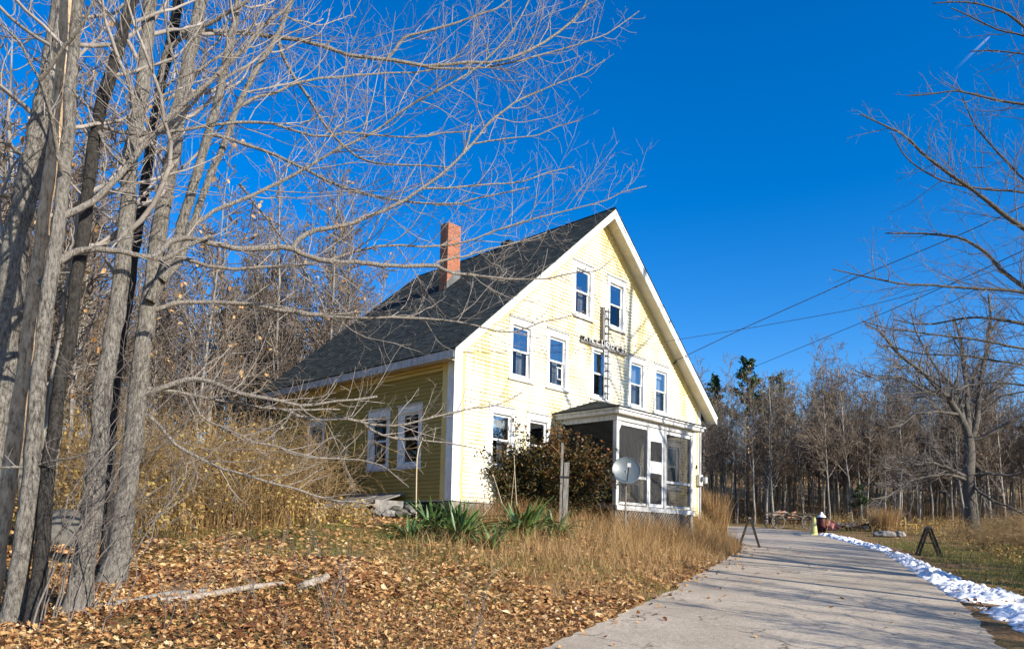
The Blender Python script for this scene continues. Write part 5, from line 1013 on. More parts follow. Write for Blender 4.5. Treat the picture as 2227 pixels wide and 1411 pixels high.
def plant(i, x, y, s, sz, label, group):
    v = variants[i]
    if i in used: o = v.copy(); link(o)
    else: o = v; used.add(i)
    o.location = (x, y, float(terrain(x, y))-.1); o.rotation_euler = (rng.normal(0, .025), rng.normal(0, .025), rng.uniform(0, 6.28)); o.scale = (s, s, sz)
    tag(o, label, 'tree', group); return o
# right hand woods: rows from the front edge back
pts = []
def far_enough(x, y, d): return all((x-a)**2+(y-b_)**2 > d*d for a, b_ in pts[-400:])
tries = 0
while len(pts) < 180 and tries < 20000:
    tries += 1
    y = 60+32*rng.uniform(0, 1)**1.5; x = rng.uniform(.20*y, .80*y+3)
    yf = np.interp(x, [12, 20, 30, 50], [66, 61.5, 58, 52])
    if y < yf: continue
    if far_enough(x, y, .75): pts.append((x, y))
for (x, y) in pts:
    s = rng.uniform(.84, 1.08); v_ = int(rng.integers(0, 11))
    plant(v_, x, y, s*rng.uniform(.9, 1.1), s*rng.uniform(.95, 1.08), 'thin bare grey tree in the dense woods beyond the driveway' if v_ % 4 else 'bare tree with a few orange leaves left, in the woods beyond the driveway', 'bare trees in the woods beyond the driveway')
pts2 = [(-7.5, 11.6), (-8.4, 13.0), (-9.2, 12.4), (-10.2, 14.0), (-8.9, 14.6)]
tries = 0
while len(pts2) < 112 and tries < 20000:
    tries += 1
    y = rng.uniform(15, 52); x = rng.uniform(-.74*y-3, -.10*y-3.5)
    a, c = hloc(x, y)
    if a > -2.0 and c < D+2.5: continue
    if y < 20 and x > -9.5: continue
    if all((x-p)**2+(y-q)**2 > 1.1 for p, q in pts2): pts2.append((x, y))
for (x, y) in pts2:
    s = rng.uniform(.72, 1.1)*np.interp(y, [15, 30, 52], [.72, .95, 1.15])
    v_ = int(rng.integers(0, 11))
    plant(v_, x, y, s*rng.uniform(.85, 1.05), s, 'bare slender tree in the woods behind the left thicket' if v_ % 4 else 'slender tree holding a few orange leaves, in the woods behind the left thicket', 'bare trees in the woods left of the house')
# further woods that read as one mass
g = Geo()
tr_ = [forest_tree(13.5, .11, .22, 26, .23, 1.5, 1.5) for _ in range(3)]
tv = [(np.concatenate(q.v), np.concatenate(q.q), np.concatenate(q.qm)) for q in tr_]
for k in range(205):
    y = (74+46*rng.uniform(0, 1)**1.3) if k < 165 else rng.uniform(46, 85); x = rng.uniform(.12*y, .85*y) if k < 165 else rng.uniform(-.75*y, -.14*y)
    V, Q, mi = tv[k % 3]; a = rng.uniform(0, 6.28); s = rng.uniform(.85, 1.15)
    c_, s_ = math.cos(a), math.sin(a)
    Vr = np.stack([V[:, 0]*c_-V[:, 1]*s_, V[:, 0]*s_+V[:, 1]*c_, V[:, 2]], 1)*s+np.array([x, y, float(terrain(x, y))])
    g.add(Vr, Q); g.qm[-1] = mi
tag(g.build('woods', FM[:2], smooth=True), kind='stuff')
# undergrowth brush inside the woods
g = Geo()
x = rng.uniform(12, 75, 16000); y = rng.uniform(58, 95, 16000); k = (x < .82*y) & (x > .17*y) & (y > np.interp(x, [12, 20, 30, 50], [65, 61, 57, 51])); x, y = x[k], y[k]
blades(g, x, y, rng.uniform(.4, 2.6, len(x)), np.abs(rng.normal(.1, .3, len(x))), rng.uniform(.015, .035, len(x)), .08+.16*rng.normal(0, 1, len(x)), m=5)
tag(g.build('undergrowth', M['thicket'], tint=True), kind='stuff')
# white pines standing above the far woods
def pine(H, r0):
    P = np.zeros((1, 10, 3)); t = np.linspace(0, 1, 10); P[0, :, 2] = t*H; R = (r0*(1-.9*t))[None]
    L1, S1 = spawn(P, R, 44, (.58, .995), (55, 92), lambda Lp, t_: (1.02-t_)*H*.30+.5, 7, .4, .02, .3, .10, .1, 0, None, .06)
    L2, S2 = spawn(L1, S1, per_len(L1, 2.4), (.25, 1), (25, 60), lambda Lp, t_: np.clip(Lp*.35, .3, .9), 4, .5, .01, .4, .15, .1, 0, None, .02)
    gt = Geo(); gt.tubes(P, R, 8); gc = Geo(); gc.tubes(L1, S1, 4, 1)
    C = np.concatenate([L2[:, 1:].reshape(-1, 3), L1[:, 3:].reshape(-1, 3)])
    n = 5; C = np.repeat(C, n, 0)+rng.normal(0, .12, (len(C)*n, 3)); leaflets(gc, C, rng.uniform(.10, .2, len(C)), rng.uniform(0, 1, len(C)), flat=.15, fold=.2)
    return gt, gc
pp = None
for i, (x, y, s, lab) in enumerate(((27.0, 86, 1.0, 'tallest dark green pine on the skyline of the far woods'), (23.5, 88, .88, 'smaller dark pine just left of the tallest pine on the skyline'), (31.5, 89, .9, 'broad pine on the skyline between the tallest pine and the spreading tree'),
        (19.5, 90, .92, 'pine on the skyline nearest the right roof edge of the house'), (37.0, 88, .78, 'low pine half hidden in the woods left of the spreading tree'))):
    if pp is None:
        pp = empty('pine_tree'); gt, gc = pine(17.4, .2); gt.build('trunk', M['bark_dark_shaded'], pp, smooth=True); gc.build('crown', [M['needle'], M['bark_dark_shaded']], pp, tint=True); o = pp
    else: o = copy_tree(pp)
    o.location = (x, y, float(terrain(x, y))-.2); o.scale = (s*1.05, s*1.05, s); o.rotation_euler = (0, 0, i*1.7)
    tag(o, lab, 'pine tree', 'pines above the far woods')
young = copy_tree(pp); young.location = (27.8, 60, float(terrain(27.8, 60))-1.2); young.scale = (.3, .3, .26); tag(young, 'small green young pine at the foot of the woods behind the wood pile', 'pine tree', 'pines above the far woods')
lp = copy_tree(pp); lp.location = (-15, 40, float(terrain(-15, 40))-.2); lp.scale = (.6, .6, .62); tag(lp, 'dark green pine hidden among the bare woods behind the left trunks', 'pine tree', 'pines above the far woods')
# trees beyond the right edge that throw their shadows over the drive and the gable
def open_tree(H, r0):
    P = np.zeros((1, 14, 3)); t = np.linspace(0, 1, 14); P[0, :, 2] = t*H-.2; P[0, :, :2] = np.cumsum(rng.normal(0, .07, (14, 2)), 0); R = (r0*(1-.85*t))[None]; R[0, 0] *= 1.4
    gt = Geo(); gt.tubes(P, R, 9); gc = Geo()
    L1, S1 = spawn(P, R, 20, (.22, .98), (30, 70), lambda Lp, t_: H*.42*(1.15-t_)+.5, 12, .45, .02, .25, .06, .12, 0, None, .09); gc.tubes(L1, S1, 5)
    L2, S2 = spawn(L1, S1, per_len(L1, 1.7), (.15, 1), (28, 60), lambda Lp, t_: np.clip(Lp*.4*(1.1-.5*t_), .4, 2.2), 7, .5, .009, .35, .06, .13, 0, None, .03); gc.tubes(L2, S2, 4)
    L3, S3 = spawn(L2, S2, per_len(L2, 2.2), (.15, 1), (28, 60), lambda Lp, t_: np.clip(Lp*.45, .25, .9), 5, .6, .006, .4, .05, .14, 0, None, .012); gc.tubes(L3, S3, 3)
    return gt, gc
protos = []
for h in (11, 9.5):
    r_ = empty('bare_tree'); gt, gc = open_tree(h, .17); gt.build('trunk', M['bark_grey'], r_, smooth=True); gc.build('crown', M['twig_dark'], r_, smooth=True); protos.append(r_)
first = [True, True]
for i, (x, y, s) in enumerate(SLIM):
    o = variants[(i*3) % 11].copy(); link(o); o.location = (x, y, float(terrain(x, y))-.1); o.scale = (s, s, s); o.rotation_euler = (0, 0, i*1.9)
    tag(o, 'slender roadside sapling out of view to the right, striping the drive with its shadow', 'tree', 'slender saplings right of the drive')
for i, (x, y, s) in enumerate(SHADE):
    k = i % 2
    o = protos[k] if first[k] else copy_tree(protos[k]); first[k] = False
    o.location = (x, y, float(terrain(x, y))-.1); o.scale = (s, s, s); o.rotation_euler = (0, 0, i*2.1+.4)
    tag(o, 'bare roadside tree out of view to the right, throwing its shadow across the drive', 'tree', 'bare roadside trees right of the drive')
# ------------------------------------------------------------------ plants near the house
HWP = lambda a, c, z=0: h2w(a, c, z)
def hground(a, c):
    x, y, _ = h2w(a, c, 0); return x, y, float(terrain(x, y))
# leafy shrub before the gable
x, y, z = .6, 20.1, float(terrain(.6, 20.1))
sh = empty('shrub', (x, y, z)); tag(sh, 'large rusty green leafy shrub in front of the gable, left of the porch', 'shrub')
n = 84; az = rng.uniform(0, 6.28, n); P = np.zeros((n, 9, 3)); t = np.linspace(0, 1, 9)[None]
sp_ = rng.uniform(.15, 1.0, n)**.7; hh = rng.uniform(1.4, 2.75, n)*(1-.35*sp_**2)
P[:, :, 0] = np.cos(az)[:, None]*sp_[:, None]*2.25*t**.8; P[:, :, 1] = np.sin(az)[:, None]*sp_[:, None]*.95*t**.8; P[:, :, 2] = hh[:, None]*t-.1
P += rng.normal(0, .03, P.shape)*t[..., None]
R = np.full((n, 9), .014)*(1-.7*t); g = Geo(); g.tubes(P, R, 4)
P2, R2 = spawn(P, R, 13, (.12, 1), (25, 65), lambda Lp, t_: np.clip(Lp*.3*(1.1-.5*t_), .2, .7), 5, .6, .004, .4, .08, .15, 0, None, .008); g.tubes(P2, R2, 3)
g.build('stems', M['twig_dark'], sh)
C = np.concatenate([P2[:, 1:].reshape(-1, 3)]*7); C = C+rng.normal(0, .07, C.shape); C = C[C[:, 2] > .15]
# keep the wall behind free
wx, wy = C[:, 0]+x, C[:, 1]+y; a_, c_ = hloc(wx, wy); C = C[c_ < -.12]
tn = np.clip(.34+.2*rng.normal(0, 1, len(C))+.16*C[:, 2]/2-.05+.14*(C[:, 0] > .2)*(C[:, 2] > .9), 0, 1)
g = Geo(); leaflets(g, C, rng.uniform(.03, .056, len(C)), tn, flat=.1); g.build('foliage', M['rhodo'], sh, tint=True)
# yuccas: sword leaves, each its own object
def sword_mesh(L, bend):
    g = Geo(); m = 7; V = []
    for i in range(m):
        t = i/(m-1); w = .040*(1-t**2.2)+.0015; d_ = L*t; zz = d_*math.cos(bend*t*.9); xx = d_*math.sin(bend*t*.9)
        V += [(xx, -w, zz+.006), (xx+.004, 0, zz-.004), (xx, w, zz+.006)]
    Q = []
    for i in range(m-1):
        b0 = 3*i; Q += [(b0, b0+1, b0+4, b0+3), (b0+1, b0+2, b0+5, b0+4)]
    g.add(V, Q); return g
swords = [sword_mesh(*q).build('leaf', M['yucca']).data for q in ((.62, .15), (.70, .5), (.58, .9), (.75, 1.2))]
for o in [o for o in bpy.data.objects if o.name.startswith('leaf') and o.type == 'MESH' and o.data in swords]: bpy.data.objects.remove(o)
YU = [(-1.62, 15.6, 56, 1.3, 'yucca clump with upright blades beside the house corner'), (-.95, 13.9, 60, 1.2, 'low yucca clump nearest the camera, front of the row'),
      (-1.9, 14.3, 44, .95, 'small yucca clump at the left end of the row'), (.28, 15.7, 80, 1.4, 'fullest dark yucca clump in front of the leafy shrub'), (-.35, 13.6, 40, .9, 'little yucca tuft between the two big clumps'), (1.0, 16.7, 44, 1.1, 'yucca clump at the foot of the grey wooden post'), (-1.0, 15.0, 60, 1.25, 'yucca clump in the middle of the row, blades bent to the left')]
for (x, y, n, s, lab) in YU:
    r_ = empty('yucca', (x, y, float(terrain(x, y))-.02)); tag(r_, lab, 'yucca', 'yuccas before the house')
    for k in range(n):
        o = bpy.data.objects.new('leaf', swords[k % 4]); link(o, r_)
        el = abs(random.gauss(0, 1))*.5; a = random.uniform(0, 6.28)
        o.rotation_euler = (0, min(el, 1.25), a); q = s*random.uniform(.7, 1.1); o.scale = (q, q, q); o.location = (.14*s*math.cos(a)*random.random(), .14*s*math.sin(a)*random.random(), 0)
# dry flower stalks
def stalk(name, pts, r, lab, cat, grp, mat='straw2'):
    P = np.array(pts, float); P[0, 2] = float(terrain(P[0, 0], P[0, 1]))-.05
    g = Geo(); q, rr = respath(np.c_[P, np.linspace(r, r*.5, len(P))], 10, .3); g.tubes(q, rr, 5)
    tag(g.build(name, M[mat], smooth=True), lab, cat, grp)
M['straw2'] = simple('dry_stalk', (.36, .28, .17), (.55, .45, .30), 4, .8, (1, 1, .3), 0)
for q in STALKS: stalk('dry_stalk', *q)
# ------------------------------------------------------------------ posts, dish, bulkhead
def place(px): return px
x, y = 1.32, 19.0; z = float(terrain(x, y))
po = empty('wooden_post', (x, y, z)); tag(po, 'grey weathered wooden post with a taller thin stake bound to it, before the shrub', 'post')
g = Geo(); g.beam((.02, 0, -.2), (.06, 0, 1.62), .13, .11, (0, 1, 0)); g.build('post', M['wood_grey'], po)
g = Geo(); g.beam((-.09, -.03, -.2), (-.06, -.04, 2.12), .06, .05, (0, 1, 0)); g.build('stake', M['wood_grey'], po)
g = Geo(); g.box(-.13, .13, -.065, .06, 1.22, 1.27); g.build('strap', M['black'], po)
g = Geo(); g.beam((-.07, -.05, 1.78), (-.36, -.12, 2.06), .025, .02); g.build('twig', M['wood_brown'], po)
# satellite-like metal dish on a pole
dx, dy, dz = DISHP
di = empty('metal_dish', (dx, dy, float(terrain(dx, dy)))); tag(di, 'round grey metal dish on a thin pole in front of the porch screens', 'dish')
hz = dz-float(terrain(dx, dy))
g = Geo(); g.tubes(np.array([(0, .06, -.2), (0, .06, .6), (0, .06, hz)]), np.full(3, .022), 8); g.build('pole', M['wood_grey'], di, smooth=True)
ax = Vector((.02, -.92, .30)).normalized(); bx_ = ax.cross(Vector((0, 0, 1))).normalized(); by_ = bx_.cross(ax)
g = Geo(); V = []; nr, na = 7, 36
for i in range(nr+1):
    r_ = .36*i/nr; dpt = .085*(r_/.36)**2-.085
    for j in range(na):
        a = 2*math.pi*j/na; p = Vector((0, -.02, hz))+bx_*(r_*math.cos(a))+by_*(r_*math.sin(a))+ax*dpt; V.append(p)
Q = [(i*na+j, i*na+(j+1) % na, (i+1)*na+(j+1) % na, (i+1)*na+j) for i in range(nr) for j in range(na)]
g.add(V, Q); g.add([Vector(v)-ax*.012 for v in V], [q[::-1] for q in Q]); g.build('reflector', M['dish'], di, smooth=True)
g = Geo(); rim = np.array([Vector((0, -.02, hz))+bx_*(.36*math.cos(a))+by_*(.36*math.sin(a)) for a in np.linspace(0, 2*math.pi, 37)]); g.tubes(rim, np.full(37, .011), 5); g.build('rim', M['dish'], di, smooth=True)
c0 = Vector((0, -.02, hz))
g = Geo(); g.beam(c0+by_*-.30+ax*.0, c0+ax*.34+by_*-.04, .022, .022); g.build('feed_arm', M['black'], di)
g = Geo(); g.box(*[v for p, e in zip((c0+ax*.36+by_*-.02), (.045, .045, .05)) for v in (p-e, p+e)]); g.build('receiver', M['white_old'], di)
# cellar bulkhead against the side wall
bk = empty('cellar_bulkhead', h2w(0, 0, 0), YAW); tag(bk, 'low weathered board bulkhead leaning against the shaded side wall', 'bulkhead')
for k in range(7):
    g = Geo(); y0 = 1.75+k*.30; t_ = random.uniform(-.012, .012)
    g.beam((-.06, y0+.14, .20+t_), (-1.55, y0+.14, -.26+t_), .275, .035, (0, 0, 1)); g.build('plank', M['wood_grey'], bk)
g = Geo(); g.box(-1.1, -.05, 1.62, 1.70, -.9, -.02); g.box(-1.1, -.05, 3.84, 3.92, -.9, -.02); g.build('side_wall', M['stone_dark'], bk)
sp = [(-.35, .95, .20, .17), (-.62, 1.12, .24, .14), (-.5, 1.42, .22, .2), (-.88, 1.32, .2, .13), (-.25, 1.3, .17, .24), (-.35, .72, .16, .15), (-.85, 1.62, .2, .12), (-1.15, 1.55, .22, .12), (-.14, 1.1, .14, .3), (-1.35, 1.8, .2, .1), (-1.5, 2.1, .18, .1)]
for i, (a, c, r_, zz) in enumerate(sp):
    X_, Y_, _ = h2w(a, c, 0); gz = float(terrain(X_, Y_))
    bmq = bmesh.new(); bmesh.ops.create_icosphere(bmq, subdivisions=2, radius=r_*.85)
    for v in bmq.verts:
        v.co *= 1+.75*mnoise.noise(v.co*5+Vector((i*3, 0, 0))); v.co.z *= .6
    me = bpy.data.meshes.new('stone'); bmq.to_mesh(me); bmq.free(); me.materials.append(M['stone_dark'] if i % 3 == 0 else M['moss_stone'])
    o = bpy.data.objects.new('stone', me); link(o); o.location = (X_, Y_, gz+zz)
    tag(o, 'fieldstone in the heap between the bulkhead and the house corner', 'stone', 'fieldstones by the bulkhead')
# sapling by the corner
# ------------------------------------------------------------------ logs, boulder, fallen limbs
def log(name, pts, r, lab, cat, grp, mat='log', ends=True):
    P = np.array(pts, float); P[:, 2] += terrain(P[:, 0], P[:, 1])
    q, rr = respath(np.c_[P, np.linspace(r, r*.8, len(P))], 14, .25); g = Geo(); g.tubes(q, rr, 9, cap=True)
    tag(g.build(name, M[mat], smooth=True), lab, cat, grp)
log('fallen_log', [(-3.62, 7.85, .05), (-3.25, 8.25, .07), (-2.95, 8.75, .09), (-2.72, 9.1, .05)], .040, 'long pale bent log lying in the leaf litter', 'log', None)
log('log_piece', [(-2.48, 9.0, .05), (-2.27, 9.4, .09)], .06, 'short pale log piece just right of the long log', 'log', None)
log('fallen_branch', [(-7.9, 15.6, .25), (-6.9, 14.9, .2), (-5.8, 13.9, .12)], .06, 'grey fallen branch half buried before the thicket', 'log', None)
log('fallen_branch', [(-4.1, 7.5, .04), (-3.7, 8.3, .06), (-3.4, 8.6, .05)], .035, 'dark rotting branch between the lichen spotted trunk and the pale log', 'log', None, 'wood_grey')
def rock(x, y, r, sx, sy, sz, name, lab, cat, mat, up=.3, seed=0):
    bmq = bmesh.new(); bmesh.ops.create_icosphere(bmq, subdivisions=4, radius=r)
    for v in bmq.verts:
        k = 1+.28*mnoise.noise(v.co*1.6/r+Vector((seed, 1, 0)))+.08*mnoise.noise(v.co*5/r); v.co = Vector((v.co.x*sx*k, v.co.y*sy*k, v.co.z*sz*k))
    me = bpy.data.meshes.new(name); bmq.to_mesh(me); bmq.free(); me.materials.append(mat)
    for p in me.polygons: p.use_smooth = True
    o = bpy.data.objects.new(name, me); link(o); o.location = (x, y, float(terrain(x, y))+r*sz*up); return tag(o, lab, cat)
rock(-7.3, 12.3, .55, 1.2, 1, .8, 'boulder', 'pale boulder behind the leaning left trunks', 'boulder', M['moss_stone'], .1, 3)
rock(20.6, 41.5, .42, 1.5, 1, .5, 'flat_stone', 'flat dark stone at the edge of the snow near the cone', 'stone', M['stone_dark'], .6, 8)
rock(21.5, 41.6, .26, 1, 1, .75, 'round_stone', 'small pale stone touching the flat dark stone', 'stone', M['stone'], .6, 5)
# ------------------------------------------------------------------ sawhorses
def sawhorse(name, x, y, rz, lab, h=1.03, L=.62, spread=.33, m_='wood_dark'):
    r_ = empty(name, (x, y, float(terrain(x, y))), rz); tag(r_, lab, 'sawhorse', 'sawhorses beside the drive')
    g = Geo(); g.box(-L/2, L/2, -.045, .045, h-.075, h); g.build('top_beam', M['wood_grey'], r_)
    R_ = Matrix.Rotation(rz, 3, 'Z')
    for sx in (-1, 1):
        for sy in (-1, 1):
            wx_ = R_ @ Vector((sx*(L/2-.05), sy*spread, 0)); gz = float(terrain(x+wx_.x, y+wx_.y))-float(terrain(x, y))
            g = Geo(); g.beam((sx*(L/2-.08), sy*.03, h-.05), (sx*(L/2-.05), sy*spread, gz-.01), .075, .05, (1, 0, 0)); g.build('leg', M[m_], r_)
        g = Geo(); g.beam((sx*(L/2-.035), -spread*.60, h*.44), (sx*(L/2-.035), spread*.60, h*.44), .06, .025, (0, 0, 1)); g.build('brace', M[m_], r_)
    return r_
sawhorse('sawhorse', 8.33, 26.3, math.radians(73), 'narrow dark sawhorse on the left edge of the drive, near the porch')
sawhorse('sawhorse', 14.9, 26.9, math.radians(70), 'dark sawhorse with a pale top on the grass right of the snow', 1.05, .75, .36)
x, y = POLE
up_ = empty('utility_pole', (x, y, float(terrain(x, y)))); tag(up_, 'wooden utility pole out of view to the right, its long shadow lying across the drive', 'utility pole')
g = Geo(); g.tubes(np.array([(0, 0, -.3), (0, 0, 4), (0, 0, 8.4)]), np.array([.15, .135, .11]), 12, cap=True); g.build('pole', M['wood_grey'], up_, smooth=True)
g = Geo(); g.box(-.7, .7, -.05, .05, 7.9, 8.02); g.build('cross_arm', M['wood_grey'], up_)
# ------------------------------------------------------------------ cone, barrel, wagon, wood heaps, chair
x, y = 17.3, 43.0
co = empty('traffic_cone', (x, y, float(terrain(x, y)))); tag(co, 'tall faded yellow cone standing in the snow line', 'cone')
g = Geo(); zz = np.linspace(.03, 1.0, 8); g.tubes(np.c_[zz*0, zz*0, zz], np.linspace(.2, .085, 8), 20, cap=True); g.build('cone_body', M['cone'], co, smooth=True)
g = Geo(); g.box(-.25, .25, -.25, .25, 0, .035); g.build('base', M['cone'], co)
x, y = 19.2, 46.6; zb = float(terrain(x, y))
ba = empty('barrel', (x, y, zb)); ba.scale = (.85, .85, .88); tag(ba, 'dark red barrel heaped with snow, behind the yellow cone', 'barrel')
g = Geo(); zz = np.array([0, .15, .35, .6, .85, 1.02]); g.tubes(np.c_[zz*0, zz*0, zz], np.array([.27, .31, .34, .34, .32, .30]), 18, cap=True); g.build('barrel_body', M['red'], ba, smooth=True)
g = Geo()
for z_ in (.2, .95, 1.0): g.tubes(np.c_[np.zeros(2), np.zeros(2), np.array([z_, z_+.05])], np.array([.345, .345]), 18)
g.build('hoop', M['black'], ba, smooth=True)
g = Geo(); zz = np.array([1.0, 1.1, 1.2, 1.28, 1.36, 1.42]); g.tubes(np.c_[zz*.0+.02, zz*0, zz], np.array([.33, .31, .2, .11, .12, .04]), 16, cap=True); g.build('snow_cap', M['snow'], ba, smooth=True)
cl = Geo(); n_ = 9; V = []
for i in range(n_):
    for j in range(n_):
        u, v = i/(n_-1), j/(n_-1); V.append((19.35+u*.75+.05*math.sin(v*9), 46.2-.25*v+.05*math.sin(u*11), zb+.12+.62*v*(1-.45*u)+.05*math.sin(u*8+v*5)))
cl.add(V, [(i*n_+j, i*n_+j+1, (i+1)*n_+j+1, (i+1)*n_+j) for i in range(n_-1) for j in range(n_-1)]); tag(cl.build('red_cloth', M['redcloth'], smooth=True), 'faded red and white cloth hanging beside the barrel', 'cloth')
x, y = 19.3, 52.0; zb = float(terrain(x, y))
wg = empty('farm_wagon', (x, y, zb), .12); tag(wg, 'old dark farm wagon with iron wheels loaded with split wood', 'wagon')
g = Geo(); g.box(-1.7, 1.3, -.5, .5, .62, .70); g.box(-2.0, 1.5, -.55, -.47, 1.0, 1.08); g.build('bed', M['wood_dark'], wg)
g = Geo(); [g.box(q-.04, q+.04, -.54, -.48, .70, 1.0) for q in (-1.6, -.2, 1.1)]; g.build('stake_rail', M['wood_dark'], wg)
for wx_ in (-1.2, .95):
    for wy_ in (-.62, .62):
        g = Geo(); a = np.linspace(0, 2*math.pi, 25); g.tubes(np.c_[wx_+.46*np.cos(a), np.full(25, wy_), .46+.46*np.sin(a)], np.full(25, .035), 5); wh = g.build('wheel', M['wood_grey'], wg)
        for k in range(8):
            g = Geo(); g.beam((wx_, wy_, .46), (wx_+.45*math.cos(k*.785), wy_, .46+.45*math.sin(k*.785)), .03, .03, (0, 1, 0)); g.build('spoke', M['wood_dark'], wh)
for k in range(12):
    a = random.uniform(-.5, .5); px_, pz_ = random.uniform(-1.3, .5), .78+.11*(k % 3)
    X_, Y_ = x+px_*math.cos(.12), y+px_*math.sin(.12)-.1*(k % 4)+.1
    L = random.uniform(.5, .9); g = Geo(); pa = np.array([(X_-L/2*math.cos(a), Y_-L/2*math.sin(a)*.4, zb+pz_), (X_, Y_, zb+pz_+random.uniform(-.05, .12)), (X_+L/2*math.cos(a), Y_+L/2*math.sin(a)*.4, zb+pz_+random.uniform(-.1, .25))])
    g.tubes(pa, np.full(3, random.uniform(.05, .09)), 7, cap=True); tag(g.build('firewood', M['orange_wood'] if k % 2 else M['log'], smooth=True), 'split log in the load on the old wagon', 'firewood', 'firewood on the wagon')
for k in range(26):
    X_, Y_ = 20.4+random.uniform(-.1, 3.4), 49.5+random.uniform(-.7, .9); zb2 = float(terrain(X_, Y_)); L = random.uniform(.6, 1.5); a = random.uniform(-.9, .9); e_ = random.uniform(-.1, .7)
    pa = np.array([(X_-L/2*math.cos(a), Y_-.3*math.sin(a), zb2+.08+random.uniform(0, .35)), (X_, Y_, zb2+.2+random.uniform(0, .3)), (X_+L/2*math.cos(a), Y_+.3*math.sin(a), zb2+.12+e_*L*.5)])
    g = Geo(); g.tubes(pa, np.linspace(1, .7, 3)*random.uniform(.04, .1), 7, cap=True); tag(g.build('scrap_log', M[('log', 'wood_dark', 'wood_grey', 'wood_dark')[k % 4]], smooth=True), 'old log in the tangled scrap pile right of the barrel', 'log', 'scrap logs beside the barrel')
tp = Geo(); n_ = 10; V = []
for i in range(n_):
    for j in range(n_):
        u, v = i/(n_-1), j/(n_-1); X_, Y_ = 23.0+u*1.5, 49.0+v*.9; V.append((X_, Y_, float(terrain(X_, Y_))+.62*math.sin(math.pi*min(u*.9+.08, 1))*(.35+.65*v)+.06*math.sin(u*13+v*7)))
tp.add(V, [(i*n_+j, (i+1)*n_+j, (i+1)*n_+j+1, i*n_+j+1) for i in range(n_-1) for j in range(n_-1)]); tag(tp.build('pale_tarp', M['logend'], smooth=True), 'tan crumpled tarp at the right end of the scrap pile', 'tarp')
x, y = 24.3, 45.9; zb = float(terrain(x, y))
ch = empty('wooden_chair', (x, y, zb), math.radians(-8)); tag(ch, 'weathered yellow wooden chair left out on the far grass', 'chair')
g = Geo(); g.box(-.3, .33, -.25, .25, .52, .57); g.build('seat', M['chair'], ch)
for sx, sy, hh_ in ((-.27, -.22, 1.02), (-.27, .22, 1.02), (.29, -.22, .52), (.29, .22, .52)):
    g = Geo(); g.beam((sx*1.05, sy*1.05, 0), (sx-(.08 if hh_ > .6 else 0), sy, hh_), .06, .06, (1, 0, 0)); g.build('leg', M['chair'], ch)
g = Geo(); g.box(-.37, -.34, -.2, .2, .85, 1.0); g.box(-.34, -.31, -.2, .2, .66, .74); g.build('backrest', M['chair'], ch)
# tall tawny grass tuft
def tuft(name, x, y, n, h, rad, lab, cat):
    g = Geo(); a = rng.uniform(0, 6.28, n); rr = rad*np.sqrt(rng.uniform(0, 1, n)); X_, Y_ = x+rr*np.cos(a), y+rr*np.sin(a)
    blades(g, X_, Y_, rng.uniform(.6, 1, n)*h, rng.uniform(.05, .35, n), rng.uniform(.012, .022, n), .42+.2*rng.normal(0, 1, n), m=5, az=a)
    o = g.build(name, M['straw'], tint=True); tag(o, lab, cat)
tuft('grass_tuft', 23.9, 48.2, 1500, 1.75, .85, 'tall tawny ornamental grass tuft behind the yellow chair', 'grass tuft')
tuft('grass_tuft', 7.6, 28.1, 500, 1.5, .45, 'tall rusty grass tuft at the right corner of the house', 'grass tuft')
# leaning bramble canes among the trunks
bu = empty('bramble', (-4.25, 7.15, float(terrain(-4.25, 7.15)))); tag(bu, 'dark bundle of leaning canes arching between the left trunks', 'bramble')
n = 15; t = np.linspace(0, 1, 12)[None]; P = np.zeros((n, 12, 3)); L = rng.uniform(1.8, 4.2, n)[:, None]
b0 = rng.normal(0, .26, (n, 2)); ex = rng.normal(.34, .2, n)[:, None]
P[:, :, 0] = b0[:, :1]+L*ex*t**1.5*1.05; P[:, :, 1] = b0[:, 1:]+L*rng.normal(.12, .12, n)[:, None]*t; P[:, :, 2] = L*t*(.95-.18*t**2)-.1
P += rng.normal(0, .018, P.shape)*(t*4)[..., None]
R = rng.uniform(.005, .013, n)[:, None]*(1-.7*t); g = Geo(); g.tubes(P, R, 5)
P2, R2 = spawn(P, R, 9, (.25, 1), (20, 60), lambda Lp, t_: np.clip(Lp*.22, .2, .9), 6, .6, .003, .4, .03, .16, 0, None, .006); g.tubes(P2, R2, 3)
P3, R3 = spawn(P2, R2, 4, (.2, 1), (25, 60), lambda Lp, t_: np.clip(Lp*.4, .1, .4), 4, .6, .0025, .5, .03, .16, 0, None, .004); g.tubes(P3, R3, 3)
g.build('canes', M['twig_dark'], bu, smooth=True)
# low bare seedlings poking through the leaves
for i in range(30):
    x = random.uniform(-4.6, -.2); y = random.uniform(6.6, 11.5)
    if in_road(np.array([x]), np.array([y]))[0]: continue
    n = random.randint(1, 3); t = np.linspace(0, 1, 8)[None]; L = rng.uniform(.35, 1.0, n)[:, None]; P = np.zeros((n, 8, 3)); a = rng.uniform(0, 6.28, n)[:, None]
    P[:, :, 0] = L*.35*np.cos(a)*t; P[:, :, 1] = L*.35*np.sin(a)*t; P[:, :, 2] = L*t-.03; P += rng.normal(0, .012, P.shape)*(t*3)[..., None]
    R = np.full((n, 8), .005)*(1-.6*t); g = Geo(); g.tubes(P, R, 4)
    P2, R2 = spawn(P, R, 4, (.3, 1), (25, 55), lambda Lp, t_: Lp*.3, 4, .6, .002, .5, .05, .15); g.tubes(P2, R2, 3)
    o = g.build('seedling', M['twig_dark']); o.location = (x, y, float(terrain(x, y)))
    tag(o, 'thin leafless seedling sticking up from the leaf litter', 'seedling', 'seedlings in the leaf litter')
